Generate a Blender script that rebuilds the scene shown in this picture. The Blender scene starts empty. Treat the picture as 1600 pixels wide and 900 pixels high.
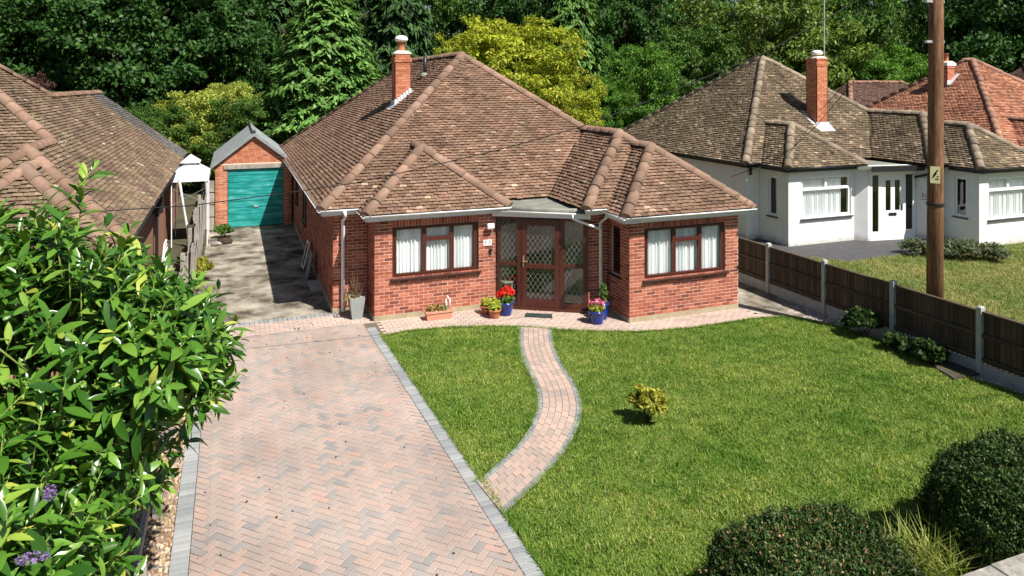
import bpy, math, random
import numpy as np
from mathutils import Vector, Matrix

random.seed(7); rng = np.random.default_rng(7)
R = math.radians
scene = bpy.context.scene
C = scene.collection

# ------------------------------------------------------------------ camera, sky, sun, exposure
FPX, HY = 1130.0, 130.0                      # focal length in photo pixels, horizon row
CAM = Vector((-2.164, -16.95, 5.3)); YAW = R(21.19)
cd = bpy.data.cameras.new('camera'); cam = bpy.data.objects.new('camera', cd); C.objects.link(cam)
cam.location = CAM; cam.rotation_euler = (R(90), 0, -YAW)
cd.sensor_width = 36; cd.lens = FPX / 1600 * 36; cd.shift_y = -(450 - HY) / 1600
cd.clip_start = 0.1; cd.clip_end = 2000
scene.camera = cam
SUN_AZ = Vector((0.44, -0.898)).normalized(); SUN_EL = R(52.5)
w = bpy.data.worlds.new('World'); scene.world = w; w.use_nodes = True
wn = w.node_tree.nodes; wl = w.node_tree.links
sky = wn.new('ShaderNodeTexSky'); sky.sky_type = 'NISHITA'; sky.sun_disc = False
sky.sun_elevation = SUN_EL; sky.sun_rotation = math.atan2(SUN_AZ.x, SUN_AZ.y)
wn['Background'].inputs[1].default_value = 0.05
wl.new(sky.outputs[0], wn['Background'].inputs[0])
sl = bpy.data.lights.new('sun', 'SUN'); sl.energy = 5.0; sl.angle = R(0.53); sl.color = (1, 0.95, 0.87)
so = bpy.data.objects.new('sun', sl); C.objects.link(so)
sd = Vector((SUN_AZ.x * math.cos(SUN_EL), SUN_AZ.y * math.cos(SUN_EL), math.sin(SUN_EL)))
so.rotation_euler = sd.to_track_quat('Z', 'Y').to_euler(); so.location = (10, -20, 30)
vs = scene.view_settings; vs.view_transform = 'Standard'; vs.look = 'None'; vs.exposure = 0.72; vs.gamma = 1
scene.render.engine = 'CYCLES'
scene.cycles.max_bounces = 7; scene.cycles.transparent_max_bounces = 12

cR = Vector((math.cos(YAW), -math.sin(YAW), 0)); cF = Vector((math.sin(YAW), math.cos(YAW), 0))
def ray(px, py): return cR * ((px - 800) / FPX) + cF - Vector((0, 0, (py - HY) / FPX))
def P(px, py, z=0.0):                        # photo pixel -> point at height z
    d = ray(px, py); t = (z - CAM.z) / d.z; return CAM + d * t
def onY(px, py, y):
    d = ray(px, py); t = (y - CAM.y) / d.y; return CAM + d * t
def atD(px, depth, z=0.0):                   # photo column at a distance from the camera
    p = CAM + (cR * ((px - 800) / FPX) + cF) * depth; return Vector((p.x, p.y, z))

# ------------------------------------------------------------------ object helpers
def tag(o, label=None, cat=None, group=None, kind=None):
    if label: o['label'] = label
    if cat: o['category'] = cat
    if group: o['group'] = group
    if kind: o['kind'] = kind
    return o
def thing(name, loc, label, cat, group=None, rz=0.0):
    o = bpy.data.objects.new(name, None); C.objects.link(o); o.location = loc; o.rotation_euler = (0, 0, rz)
    o.empty_display_size = 0.2
    return tag(o, label, cat, group)
def link(name, me, parent=None, world=True):
    o = bpy.data.objects.new(name, me); C.objects.link(o)
    if parent is not None:
        o.parent = parent
        if world: o.matrix_parent_inverse = wm(parent).inverted()
    return o
def wm(o):
    m = o.matrix_basis.copy()
    if o.parent: m = wm(o.parent) @ o.matrix_parent_inverse @ m
    return m
class MB:
    def __init__(s): s.v = []; s.f = []
    def add(s, vs, fs, M=None):
        b = len(s.v)
        if M is not None: vs = [M @ Vector(v) for v in vs]
        s.v.extend([tuple(v) for v in vs]); s.f.extend([tuple(i + b for i in f) for f in fs]); return s
    def box(s, a, b, M=None):
        x0, y0, z0 = a; x1, y1, z1 = b
        return s.add([(x0,y0,z0),(x1,y0,z0),(x1,y1,z0),(x0,y1,z0),(x0,y0,z1),(x1,y0,z1),(x1,y1,z1),(x0,y1,z1)],
              [(0,3,2,1),(4,5,6,7),(0,1,5,4),(1,2,6,5),(2,3,7,6),(3,0,4,7)], M)
    def prism(s, poly, z0, z1, M=None):
        n = len(poly); vs = [(p[0], p[1], z0) for p in poly] + [(p[0], p[1], z1) for p in poly]
        fs = [tuple(range(n - 1, -1, -1)), tuple(range(n, 2 * n))] + [(i, (i + 1) % n, n + (i + 1) % n, n + i) for i in range(n)]
        return s.add(vs, fs, M)
    def tube(s, pts, r, n=8, r1=None, caps=True):
        pts = [Vector(p) for p in pts]; rings = []; m = len(pts)
        for i, p in enumerate(pts):
            d = (pts[min(i + 1, m - 1)] - pts[max(i - 1, 0)]).normalized()
            a = d.cross(Vector((0, 0, 1)) if abs(d.z) < .95 else Vector((1, 0, 0))).normalized(); b = d.cross(a)
            rr = r[i] if isinstance(r, (list, tuple)) else (r if r1 is None else r + (r1 - r) * i / (m - 1))
            rings.append([p + a * math.cos(2 * math.pi * k / n) * rr + b * math.sin(2 * math.pi * k / n) * rr for k in range(n)])
        vs = [v for q in rings for v in q]; fs = []
        for i in range(m - 1):
            for k in range(n): fs.append((i*n+k, i*n+(k+1)%n, (i+1)*n+(k+1)%n, (i+1)*n+k))
        if caps: fs += [tuple(range(n - 1, -1, -1)), tuple((m-1)*n + k for k in range(n))]
        return s.add(vs, fs)
    def lathe(s, prof, c=(0, 0, 0), n=20, M=None):
        vs = []; fs = []; m = len(prof)
        for r, z in prof:
            for k in range(n):
                a = 2 * math.pi * k / n; vs.append((c[0] + r * math.cos(a), c[1] + r * math.sin(a), c[2] + z))
        for i in range(m - 1):
            for k in range(n): fs.append((i*n+k, i*n+(k+1)%n, (i+1)*n+(k+1)%n, (i+1)*n+k))
        fs += [tuple(range(n - 1, -1, -1)), tuple((m-1)*n + k for k in range(n))]
        return s.add(vs, fs, M)
    def ico(s, c, r, sub=1, jit=0.0, sq=(1, 1, 1)):
        import bmesh
        bm = bmesh.new(); bmesh.ops.create_icosphere(bm, subdivisions=sub, radius=1)
        vs = []
        for v in bm.verts:
            k = r * (1 + random.uniform(-jit, jit)); vs.append((c[0]+v.co.x*k*sq[0], c[1]+v.co.y*k*sq[1], c[2]+v.co.z*k*sq[2]))
        fs = [tuple(v.index for v in f.verts) for f in bm.faces]; bm.free(); return s.add(vs, fs)
    def mesh(s, name, mat, smooth=False):
        me = bpy.data.meshes.new(name); me.from_pydata(s.v, [], s.f); me.update()
        if mat: me.materials.append(mat)
        if smooth: me.polygons.foreach_set('use_smooth', [True] * len(me.polygons))
        return me
    def build(s, name, mat, parent=None, smooth=False, world=True):
        return link(name, s.mesh(name, mat, smooth), parent, world)
    def thing(s, name, mat, loc, label, cat, group=None, smooth=False):   # one-mesh thing, vertices given in world space
        me = s.mesh(name, mat, smooth); me.transform(Matrix.Translation(-Vector(loc)))
        o = link(name, me); o.location = loc; return tag(o, label, cat, group)
def sheet(name, poly, z, mat, kind='structure'):
    m = MB(); m.add([(p[0], p[1], z) for p in poly], [tuple(range(len(poly)))])
    o = m.build(name, mat); o['kind'] = kind; return o
def quadmesh(name, V, n, mat, k=4):
    me = bpy.data.meshes.new(name); me.vertices.add(len(V)); me.vertices.foreach_set('co', V.astype(np.float32).ravel())
    me.loops.add(n * k); me.polygons.add(n)
    me.loops.foreach_set('vertex_index', np.arange(n * k, dtype=np.int32))
    me.polygons.foreach_set('loop_start', np.arange(0, n * k, k, dtype=np.int32))
    me.update(calc_edges=True); me.materials.append(mat); return me
def unit(a): return a / (np.linalg.norm(a, axis=1, keepdims=True) + 1e-9)
def leaf_mesh(name, pos, nrm, axis, L, W, mat, fold=0.12):
    axis = unit(axis); s = unit(np.cross(nrm, axis)); n = np.cross(axis, s)
    L = L[:, None]; W = W[:, None]
    V = np.stack([pos - axis * L * .5, pos + s * W * .5 + n * W * fold - axis * L * .05, pos + axis * L * .5, pos - s * W * .5 + n * W * fold - axis * L * .05], 1).reshape(-1, 3)
    return quadmesh(name, V, len(pos), mat)
def inpoly(x, y, poly):
    c = False; n = len(poly); j = n - 1
    for i in range(n):
        xi, yi = poly[i][0], poly[i][1]; xj, yj = poly[j][0], poly[j][1]
        if (yi > y) != (yj > y) and x < (xj - xi) * (y - yi) / (yj - yi) + xi: c = not c
        j = i
    return c
def inpoly_np(x, y, poly):
    c = np.zeros(len(x), bool); n = len(poly); j = n - 1
    for i in range(n):
        xi, yi = poly[i][0], poly[i][1]; xj, yj = poly[j][0], poly[j][1]
        if yi != yj: c ^= ((yi > y) != (yj > y)) & (x < (xj - xi) * (y - yi) / (yj - yi) + xi)
        j = i
    return c
def clip(sub, conv):                          # clip a 2D polygon by a convex CCW polygon
    out = sub
    for i in range(len(conv)):
        a = conv[i]; b = conv[(i + 1) % len(conv)]; inp = out; out = []
        if not inp: return []
        def side(p): return (b[0]-a[0])*(p[1]-a[1]) - (b[1]-a[1])*(p[0]-a[0])
        for k in range(len(inp)):
            p = inp[k]; q = inp[(k + 1) % len(inp)]; sp, sq = side(p), side(q)
            if sp >= 0: out.append(p)
            if (sp >= 0) != (sq >= 0):
                t = sp / (sp - sq); out.append((p[0] + (q[0]-p[0])*t, p[1] + (q[1]-p[1])*t))
    return out
def area(p): return .5 * sum(p[i][0]*p[(i+1)%len(p)][1] - p[(i+1)%len(p)][0]*p[i][1] for i in range(len(p)))

# ------------------------------------------------------------------ materials
class NT:
    def __init__(s, name):
        s.m = bpy.data.materials.new(name); s.m.use_nodes = True; s.n = s.m.node_tree.nodes; s.l = s.m.node_tree.links
        s.b = s.n['Principled BSDF']; s.out = s.n['Material Output']
    def new(s, t, **k):
        o = s.n.new(t)
        for a, v in k.items(): setattr(o, a, v)
        return o
    def pos(s): return s.new('ShaderNodeNewGeometry').outputs['Position']
    def rand(s):
        g = s.new('ShaderNodeNewGeometry').outputs['Random Per Island']; o = s.new('ShaderNodeObjectInfo').outputs['Random']
        a = s.new('ShaderNodeMath', operation='ADD'); s.l.new(g, a.inputs[0]); s.l.new(o, a.inputs[1])
        f = s.new('ShaderNodeMath', operation='FRACT'); s.l.new(a.outputs[0], f.inputs[0]); return f.outputs[0]
    def noise(s, scale, detail=3, rough=.55, vec=None, stretch=None):
        n = s.new('ShaderNodeTexNoise'); n.inputs['Scale'].default_value = scale; n.inputs['Detail'].default_value = detail; n.inputs['Roughness'].default_value = rough
        v = vec or s.pos()
        if stretch:
            mp = s.new('ShaderNodeMapping'); mp.inputs['Scale'].default_value = stretch; s.l.new(v, mp.inputs[0]); v = mp.outputs[0]
        s.l.new(v, n.inputs['Vector']); return n.outputs['Fac']
    def ramp(s, fac, stops, interp='LINEAR'):
        r = s.new('ShaderNodeValToRGB'); e = r.color_ramp.elements; r.color_ramp.interpolation = interp
        while len(e) < len(stops): e.new(.5)
        for i, (p, c) in enumerate(stops):
            e[i].position = p; e[i].color = (*c, 1) if len(c) == 3 else c
        s.l.new(fac, r.inputs[0]); return r.outputs[0]
    def mix(s, a, b, f, mode='MIX'):
        m = s.new('ShaderNodeMix', data_type='RGBA', blend_type=mode)
        for inp, v in ((m.inputs[0], f), (m.inputs[6], a), (m.inputs[7], b)):
            if hasattr(v, 'links') or hasattr(v, 'is_linked'): s.l.new(v, inp)
            elif isinstance(v, (int, float)): inp.default_value = v
            else: inp.default_value = (*v, 1)
        return m.outputs[2]
    def bump(s, h, strength, dist=.01):
        b = s.new('ShaderNodeBump'); b.inputs['Strength'].default_value = strength; b.inputs['Distance'].default_value = dist
        s.l.new(h, b.inputs['Height']); s.l.new(b.outputs[0], s.b.inputs['Normal'])
    def col(s, c):
        if isinstance(c, tuple): s.b.inputs['Base Color'].default_value = (*c, 1)
        else: s.l.new(c, s.b.inputs['Base Color'])
    def fin(s, rough=.8, spec=.3, metal=0):
        s.b.inputs['Roughness'].default_value = rough; s.b.inputs['Specular IOR Level'].default_value = spec; s.b.inputs['Metallic'].default_value = metal
        return s.m
def g(v): return (v, v, v)
def M_piece(name, stops, rough=.85, lo=.7, hi=1.15, ls=.8, fs=40, fine=.25, bump=.25, spec=.25, blotch=None, bscale=1.5, bfac=(.55, .7)):
    t = NT(name); c = t.ramp(t.rand(), stops)
    c = t.mix(c, t.ramp(t.noise(ls, 4), [(.3, g(lo)), (.7, g(hi))]), 1.0, 'MULTIPLY')
    fn = t.noise(fs, 4, .65)
    c = t.mix(c, t.ramp(fn, [(.3, g(1 - fine)), (.7, g(1 + fine))]), 1.0, 'MULTIPLY')
    if blotch:
        f = t.ramp(t.noise(bscale, 6, .7), [(bfac[0], g(0)), (bfac[1], g(1))]); c = t.mix(c, blotch, f)
    t.col(c); t.bump(fn, bump, .006); return t.fin(rough, spec)
def M_noise(name, stops, scale=3, rough=.85, detail=6, bump=.2, bs=60, spec=.25, dist=.01, stretch=None, fine=.15):
    t = NT(name); c = t.ramp(t.noise(scale, detail, .6, None, stretch), stops); fn = t.noise(bs, 4, .65, None, stretch)
    c = t.mix(c, t.ramp(fn, [(.3, g(1 - fine)), (.7, g(1 + fine))]), 1.0, 'MULTIPLY')
    t.col(c); t.bump(fn, bump, dist); return t.fin(rough, spec)
def M_plain(name, c, rough=.5, spec=.4, metal=0, var=.08, vs=6, bump=.03):
    t = NT(name); n = t.noise(vs, 5, .6); t.col(t.mix(c, t.ramp(n, [(.3, g(1 - var)), (.7, g(1 + var))]), 1.0, 'MULTIPLY'))
    t.bump(t.noise(vs * 12, 3), bump, .005); return t.fin(rough, spec, metal)
def M_leaf(name, stops, rough=.55, trans=.25, spec=.18, lo=.65, hi=1.2, ls=.7):
    t = NT(name); c = t.ramp(t.rand(), stops)
    c = t.mix(c, t.ramp(t.noise(ls, 3), [(.32, g(lo)), (.68, g(hi))]), 1.0, 'MULTIPLY')
    t.col(c); t.fin(rough, spec)
    tr = t.new('ShaderNodeBsdfTranslucent'); t.l.new(t.mix(c, (1.25, 1.3, .6), 1.0, 'MULTIPLY'), tr.inputs[0])
    mx = t.new('ShaderNodeMixShader'); mx.inputs[0].default_value = trans
    t.l.new(t.b.outputs[0], mx.inputs[1]); t.l.new(tr.outputs[0], mx.inputs[2]); t.l.new(mx.outputs[0], t.out.inputs[0]); return t.m
def M_glass(name, tint=(.98, .99, .99), rough=.03, base=.04):
    t = NT(name); tr = t.new('ShaderNodeBsdfTransparent'); tr.inputs[0].default_value = (*tint, 1)
    gl = t.new('ShaderNodeBsdfGlossy'); gl.inputs['Roughness'].default_value = rough
    fr = t.new('ShaderNodeLayerWeight'); fr.inputs[0].default_value = .5
    rp = t.ramp(fr.outputs['Facing'], [(0, g(base)), (.5, g(base + .04)), (.8, g(.25)), (1, g(.9))])
    mx = t.new('ShaderNodeMixShader'); t.l.new(rp, mx.inputs[0]); t.l.new(tr.outputs[0], mx.inputs[1]); t.l.new(gl.outputs[0], mx.inputs[2])
    t.l.new(mx.outputs[0], t.out.inputs[0]); return t.m

m_tile = M_piece('roof_tile_brown', [(0, (.13,.075,.05)), (.15, (.195,.115,.078)), (.8, (.25,.152,.104)), (.97, (.3,.19,.13)), (1, (.45,.33,.23))], lo=.6, hi=1.15, ls=1.3, blotch=(.14,.105,.06), bscale=1.7, bfac=(.5,.78))
m_tile_w = M_piece('roof_tile_mossy', [(0, (.09,.065,.045)), (.3, (.145,.107,.07)), (.8, (.2,.148,.095)), (.95, (.28,.21,.135)), (1, (.42,.34,.23))], lo=.6, hi=1.2, ls=1.2, blotch=(.11,.10,.05), bscale=.9, bfac=(.5,.75))
m_tile_l = M_piece('roof_tile_weathered', [(0, (.12,.08,.055)), (.3, (.165,.112,.075)), (.85, (.215,.15,.1)), (.985, (.28,.2,.135)), (1, (.5,.43,.35))], lo=.6, hi=1.15, ls=1.3, blotch=(.26,.21,.12), bscale=.9, bfac=(.52,.75))
m_tile_g = M_piece('roof_tile_grey', [(0, (.075,.07,.07)), (.5, (.12,.11,.105)), (1, (.18,.16,.15))])
m_tile_r = M_piece('roof_tile_red', [(0, (.22,.09,.055)), (.5, (.40,.17,.10)), (1, (.52,.25,.155))], blotch=(.2,.12,.08), bscale=.6, bfac=(.5,.75))
m_ridge = M_piece('ridge_tile_clay', [(0, (.2,.125,.09)), (1, (.31,.195,.14))], blotch=(.2,.15,.11), bscale=3, bfac=(.5,.7), fs=25)
m_ridge_w = M_piece('ridge_tile_lichen', [(0, (.2,.155,.115)), (1, (.33,.265,.19))], blotch=(.14,.12,.09), bscale=3, bfac=(.5,.7), fs=25)
m_ridge_r = M_piece('ridge_tile_red', [(0, (.25,.13,.085)), (1, (.4,.22,.15))], blotch=(.18,.13,.1), bscale=2, bfac=(.5,.7), fs=25)
m_under = M_plain('roof_underlay', (.045,.03,.022), .95, .1)
m_brick = M_piece('house_brick', [(0, (.16,.045,.03)), (.2, (.28,.075,.045)), (.7, (.37,.112,.065)), (1, (.46,.165,.1))], lo=.85, hi=1.1, fs=55, fine=.3, bump=.35)
m_brick_o = M_piece('orange_brick', [(0, (.36,.12,.06)), (.5, (.47,.17,.085)), (1, (.56,.23,.13))], lo=.85, hi=1.1, fs=55)
m_mortar = M_noise('mortar', [(.3, (.64,.51,.42)), (.7, (.76,.64,.54))], 8, bump=.4, bs=150)
m_plinth = M_noise('plinth_render', [(.3, (.3,.24,.15)), (.7, (.42,.36,.25))], 5, bump=.3)
m_render_w = M_noise('white_render', [(.3, (.74,.75,.75)), (.7, (.8,.8,.79))], 2.0, bump=.25, bs=90, fine=.03)
t = NT('white_render'); cw = t.ramp(t.noise(2.0, 5, .6), [(.3, (.72,.73,.73)), (.7, (.8,.8,.79))])
sx = t.new('ShaderNodeSeparateXYZ'); t.l.new(t.pos(), sx.inputs[0]); dz = t.new('ShaderNodeMath', operation='MULTIPLY_ADD'); t.l.new(t.noise(5, 5, .7), dz.inputs[0]); dz.inputs[1].default_value = .55; t.l.new(sx.outputs[2], dz.inputs[2])
cw = t.mix((.34,.31,.26), cw, t.ramp(dz.outputs[0], [(.28, g(.35)), (.52, g(1))]))
st = t.ramp(t.noise(3, 5, .65, None, (3, 3, .25)), [(.55, g(1)), (.8, g(.86))]); t.col(t.mix(cw, st, 1.0, 'MULTIPLY')); t.bump(t.noise(90, 3), .25, .006); m_render_w = t.fin(.85, .2)
m_pinkwall = M_noise('pink_brick', [(.3, (.32,.16,.11)), (.7, (.4,.22,.15))], 14, bump=.3, stretch=(1, 1, 4))
m_upvc = M_plain('white_upvc', (.84,.85,.86), .35, .5, var=.04)
m_upvc2 = M_plain('white_upvc_weathered', (.74,.75,.76), .45, .4, var=.1)
m_black = M_plain('black_plastic', (.018,.018,.02), .4, .4)
m_wood = M_noise('mahogany_frame', [(.3, (.055,.014,.01)), (.7, (.095,.026,.017))], 12, .35, bump=.05, spec=.5, stretch=(3, 3, .4))
m_sill = M_plain('dark_sill', (.032,.014,.012), .4, .5)
m_lead = M_noise('lead_sheet', [(.3, (.15,.16,.135)), (.7, (.26,.265,.23))], 3, .6, bump=.2)
m_flash = M_plain('lead_flashing', (.55,.57,.6), .5, .4)
m_leadstrip = M_plain('lead_came', (.3,.3,.28), .45, .5)
m_glass = M_glass('window_glass', base=.03); m_glass_d = M_glass('porch_glass', (.86,.9,.88), base=.06)
m_glass_k = M_glass('dark_glass', (.25,.28,.3), base=.08)
t = NT('net_curtain'); t.col((.86,.88,.88)); t.bump(t.noise(30, 4), .1); m_curtain = t.fin(.9, .1)
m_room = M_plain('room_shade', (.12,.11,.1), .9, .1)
m_inner = M_plain('porch_inner_wall', (.36,.36,.33), .9, .1)
m_conc = M_noise('old_concrete', [(.34, (.035,.03,.022)), (.43, (.12,.105,.08)), (.53, (.25,.22,.175)), (.68, (.42,.385,.32))], 1.3, .9, 8, .4, 40, fine=.25)
m_concpost = M_noise('concrete_post', [(.3, (.3,.3,.29)), (.7, (.45,.44,.42))], 6, bump=.3)
m_coping = M_noise('coping_stone', [(.3, (.12,.115,.1)), (.5, (.25,.235,.21)), (.7, (.4,.37,.33))], 7, bump=.5, bs=50)
m_bed = M_noise('joint_sand', [(.3, (.085,.07,.055)), (.7, (.17,.145,.115))], 30)
m_ground = M_noise('earth', [(.3, (.05,.045,.03)), (.7, (.09,.09,.045))], .6)
m_gravel = M_noise('gravel', [(.3, (.16,.14,.12)), (.7, (.4,.37,.33))], 30, .9, 4, 1, 60, dist=.03)
m_asph = M_noise('asphalt', [(.3, (.055,.055,.058)), (.7, (.085,.085,.088))], 4, .85, bump=.4, bs=150)
PAV = [(0, (.255,.24,.232)), (.1, (.31,.275,.255)), (.3, (.35,.285,.252)), (.75, (.378,.297,.258)), (.96, (.405,.3,.252)), (1, (.43,.285,.23))]
m_paver = M_piece('block_paver', PAV, lo=.74, hi=1.12, ls=.7, fs=70, fine=.14, bump=.3, blotch=(.27,.26,.25), bscale=1.3, bfac=(.56,.78))
m_paver_p = M_piece('path_paver', [(0, (.33,.275,.24)), (.5, (.41,.31,.26)), (1, (.46,.335,.275))], lo=.88, hi=1.08, fs=70, fine=.14)
m_patio = M_piece('patio_paver', [(0, (.36,.29,.25)), (.5, (.43,.33,.28)), (1, (.47,.36,.305))], lo=.85, hi=1.1, fs=70, fine=.14)
m_edge = M_piece('edging_grey', [(0, (.205,.215,.22)), (.6, (.255,.265,.268)), (1, (.31,.315,.31))], lo=.88, hi=1.1, fs=70, fine=.15)
def M_lawn(name, a, b, c):
    t = NT(name); n1 = t.noise(.55, 4, .6); n2 = t.noise(9, 5, .7)
    col = t.mix(t.ramp(n1, [(.35, a), (.65, b)]), c, t.ramp(n2, [(.45, g(0)), (.75, g(.7))])); t.col(col); t.bump(t.noise(45, 4, .7), 1, .04); return t.fin(.9, .15)
m_lawn = M_lawn('lawn_turf', (.12,.19,.03), (.17,.23,.045), (.26,.27,.09))
m_lawn2 = M_lawn('dry_turf', (.12,.16,.035), (.17,.19,.055), (.25,.24,.1))
def M_blade(name, stops, ls=.55):
    t = NT(name); c = t.ramp(t.rand(), stops)
    c = t.mix(c, t.ramp(t.noise(ls, 4, .6), [(.33, (.62,.8,.6)), (.67, (1.25,1.1,1.25))]), 1.0, 'MULTIPLY')
    c = t.mix(c, t.ramp(t.noise(3.1, 3, .6), [(.35, (.7,.82,.7)), (.65, (1.2,1.1,1.15))]), 1.0, 'MULTIPLY')
    t.col(c); t.fin(.6, .2); tr = t.new('ShaderNodeBsdfTranslucent'); t.l.new(c, tr.inputs[0]); mx = t.new('ShaderNodeMixShader'); mx.inputs[0].default_value = .3
    t.l.new(t.b.outputs[0], mx.inputs[1]); t.l.new(tr.outputs[0], mx.inputs[2]); t.l.new(mx.outputs[0], t.out.inputs[0]); return t.m
m_blade = M_blade('grass_blade', [(0, (.1,.2,.02)), (.45, (.185,.3,.035)), (.8, (.27,.37,.06)), (1, (.46,.45,.19))])
m_blade2 = M_blade('dry_grass_blade', [(0, (.18,.24,.045)), (.5, (.3,.33,.085)), (1, (.52,.47,.23))])
m_fence = M_piece('fence_board', [(0, (.05,.033,.023)), (.5, (.08,.055,.038)), (1, (.115,.085,.06))], fs=30, lo=.8)
m_fence_g = M_noise('grey_timber', [(.3, (.2,.18,.155)), (.7, (.4,.37,.33))], 6, .9, bump=.4, stretch=(4, 4, .5))
m_pole = M_noise('creosoted_pole', [(.25, (.06,.03,.018)), (.5, (.17,.085,.042)), (.75, (.29,.16,.08))], 5, .75, 6, .6, 20, stretch=(5, 5, .35), fine=.3)
m_bark = M_noise('bark', [(.3, (.035,.026,.02)), (.7, (.09,.07,.05))], 8, .95, bump=.6)
m_teal = M_noise('teal_paint', [(.3, (.012,.19,.16)), (.48, (.02,.3,.28)), (.6, (.06,.38,.37)), (.75, (.24,.54,.53))], 2.6, .5, 6, .15, 20, stretch=(.6, .6, 3))
m_felt = M_noise('garage_roof_sheet', [(.3, (.17,.19,.19)), (.7, (.28,.3,.3))], 4, .85, bump=.3)
m_terra = M_plain('terracotta', (.42,.15,.08), .75, .2, var=.15); m_terra2 = M_plain('terracotta_trough', (.55,.26,.17), .75, .2, var=.1)
m_blue = M_plain('cobalt_glaze', (.008,.03,.22), .2, .6)
m_zinc = M_plain('zinc_planter', (.33,.36,.36), .5, .4, .2, var=.15)
m_soil = M_noise('soil', [(.3, (.03,.02,.014)), (.7, (.07,.05,.035))], 30, .95)
m_red = M_leaf('red_petal', [(0, (.55,.012,.012)), (1, (.75,.04,.02))], .5, .2, lo=.9, hi=1.05); m_pink = M_leaf('pink_petal', [(0, (.6,.1,.25)), (1, (.75,.25,.4))], .5, .2, lo=.9, hi=1.05)
m_lime = M_leaf('lime_leaf', [(0, (.28,.36,.03)), (1, (.48,.5,.08))], .5, .3); m_green = M_leaf('plant_leaf', [(0, (.05,.12,.02)), (1, (.12,.2,.04))])
m_twig = M_plain('dry_twig', (.17,.1,.055), .9, .1)
m_rubber = M_plain('door_mat', (.035,.05,.045), .9, .1)
m_wire = M_plain('cable', (.02,.02,.02), .6, .3); m_alu = M_plain('aluminium', (.6,.62,.63), .35, .5, .6)
m_sign = M_plain('sign_yellow', (.85,.78,.42), .5, .3, var=.03); m_white = M_plain('white_plate', (.85,.85,.85), .4, .4, var=.02)
m_canvas = M_plain('white_canvas', (.72,.73,.76), .8, .2, var=.05); m_sheet = M_plain('dark_membrane', (.07,.058,.045), .85, .2, var=.3)
m_brass = M_plain('brass', (.7,.55,.35), .3, .5, .8)

# ------------------------------------------------------------------ ground, drive, patio, lawns
o = sheet('ground', [(-400, -60), (400, -60), (400, 700), (-400, 700)], -.03, m_ground)
DX0, DX1 = -2.8, .86                              # driveway edges; the right one widens towards the road
def DXR(y): return .70 - .027*y
o = sheet('side_drive_concrete', [(-2.95, .1), (0.02, .1), (.02, 13), (-2.95, 13)], .0, m_conc)
dr = sheet('driveway', [(DX0, -12.6), (DXR(-12.6), -12.6), (DXR(0), -.02), (DX0, -.02)], .0, m_bed)
pat = sheet('patio', [(DXR(-5), -5.0), (9.1, -5.0), (9.3, -3.4), (8.9, -2.9), (8.9, -.02), (DXR(0), -.02)], -.004, m_bed)
def wp(px, py, z=0.0): p = P(px, py, z); return (p.x, p.y)
lawn_edge = [(DXR(-1.7) + .02, wp(603, 527)[1])] + [wp(*q) for q in [(640,519),(700,514),(760,512),(812,513),(866,517),(930,520),(1000,521),(1080,515),(1140,506),(1180,500),(1232,497),(1270,503),(1310,513),(1350,526),(1384,537),(1420,554),(1447,569),(1500,590),(1551,604),(1600,622),(1650,648)]]
lawn_poly = [(DXR(-12.1) + .02, -12.1)] + [(9.9, -12.1)] + lawn_edge[::-1]
lawn = sheet('lawn', lawn_poly, .02, m_lawn)
sheet('gravel_border', [(9.0, -12.4), (10.6, -12.4), (10.6, 3), (10.0, 3), (9.4, -2.2)], -.008, m_gravel)
SP = [(8.9, -2.9), (9.1, -3.5), wp(1232,499), wp(1264,494), wp(1185,442), (10.0, 6), (8.9, 6)]
sheet('side_path_concrete', SP, .012, m_conc)
sheet('gravel_strip', [(-3.3, -12.6), (DX0, -12.6), (DX0, -.02), (-3.3, -.02)], -.006, m_gravel)
sheet('neighbour_lawn', [(10.65, -12), (30, -12), (30, 3), (10.65, 3)], -.004, m_lawn2)
AP = [wp(1180,384),wp(1245,400),wp(1325,410),wp(1430,396),wp(1445,384),wp(1470,372),wp(1400,362),wp(1180,366)]
sheet('neighbour_asphalt_path', AP, .01, m_asph)

# block paving: herringbone at 45 degrees
def paver_proto(name, w, d, h, mat, bev=.006):
    b = bev; m = MB(); x, y = w / 2, d / 2
    m.add([(-x,-y,-h),(x,-y,-h),(x,y,-h),(-x,y,-h),(-x,-y,-b),(x,-y,-b),(x,y,-b),(-x,y,-b),(-x+b,-y+b,0),(x-b,-y+b,0),(x-b,y-b,0),(-x+b,y-b,0)],
          [(0,1,5,4),(1,2,6,5),(2,3,7,6),(3,0,4,7),(4,5,9,8),(5,6,10,9),(6,7,11,10),(7,4,8,11),(8,9,10,11)])
    return m.mesh(name, mat)
def lay(parent, name, stuffname, mesh, places, mat, limit=300, extra=None):
    places = sorted(places, key=lambda M: (M.translation - CAM).length)
    for M in places[:limit]:
        q = link(name, mesh, parent); q.matrix_basis = M
    rest = MB(); vs = [v.co.copy() for v in mesh.vertices]; fs = [tuple(p.vertices) for p in mesh.polygons]
    for M in places[limit:]: rest.add(vs, fs, M)
    if extra is not None: rest.v, off = extra.v + rest.v, len(extra.v); rest.f = extra.f + [tuple(i + off for i in f) for f in rest.f]
    if rest.f: tag(rest.build(stuffname, mat, parent), kind='stuff')
G = .0045; B_ = .1; ang = R(45); ca, sa = math.cos(ang), math.sin(ang)
inner = [(DX0 + .205, -12.5), (DXR(-12.5) - .205, -12.5), (DXR(-.9) - .205, -.9), (DX0 + .205, -.9)]
pm = paver_proto('paver', .2 - 2 * G * .7, .1 - 2 * G * .7, .04, m_paver)
places = []; cut = MB(); oc = Vector((-1, -6))
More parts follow.
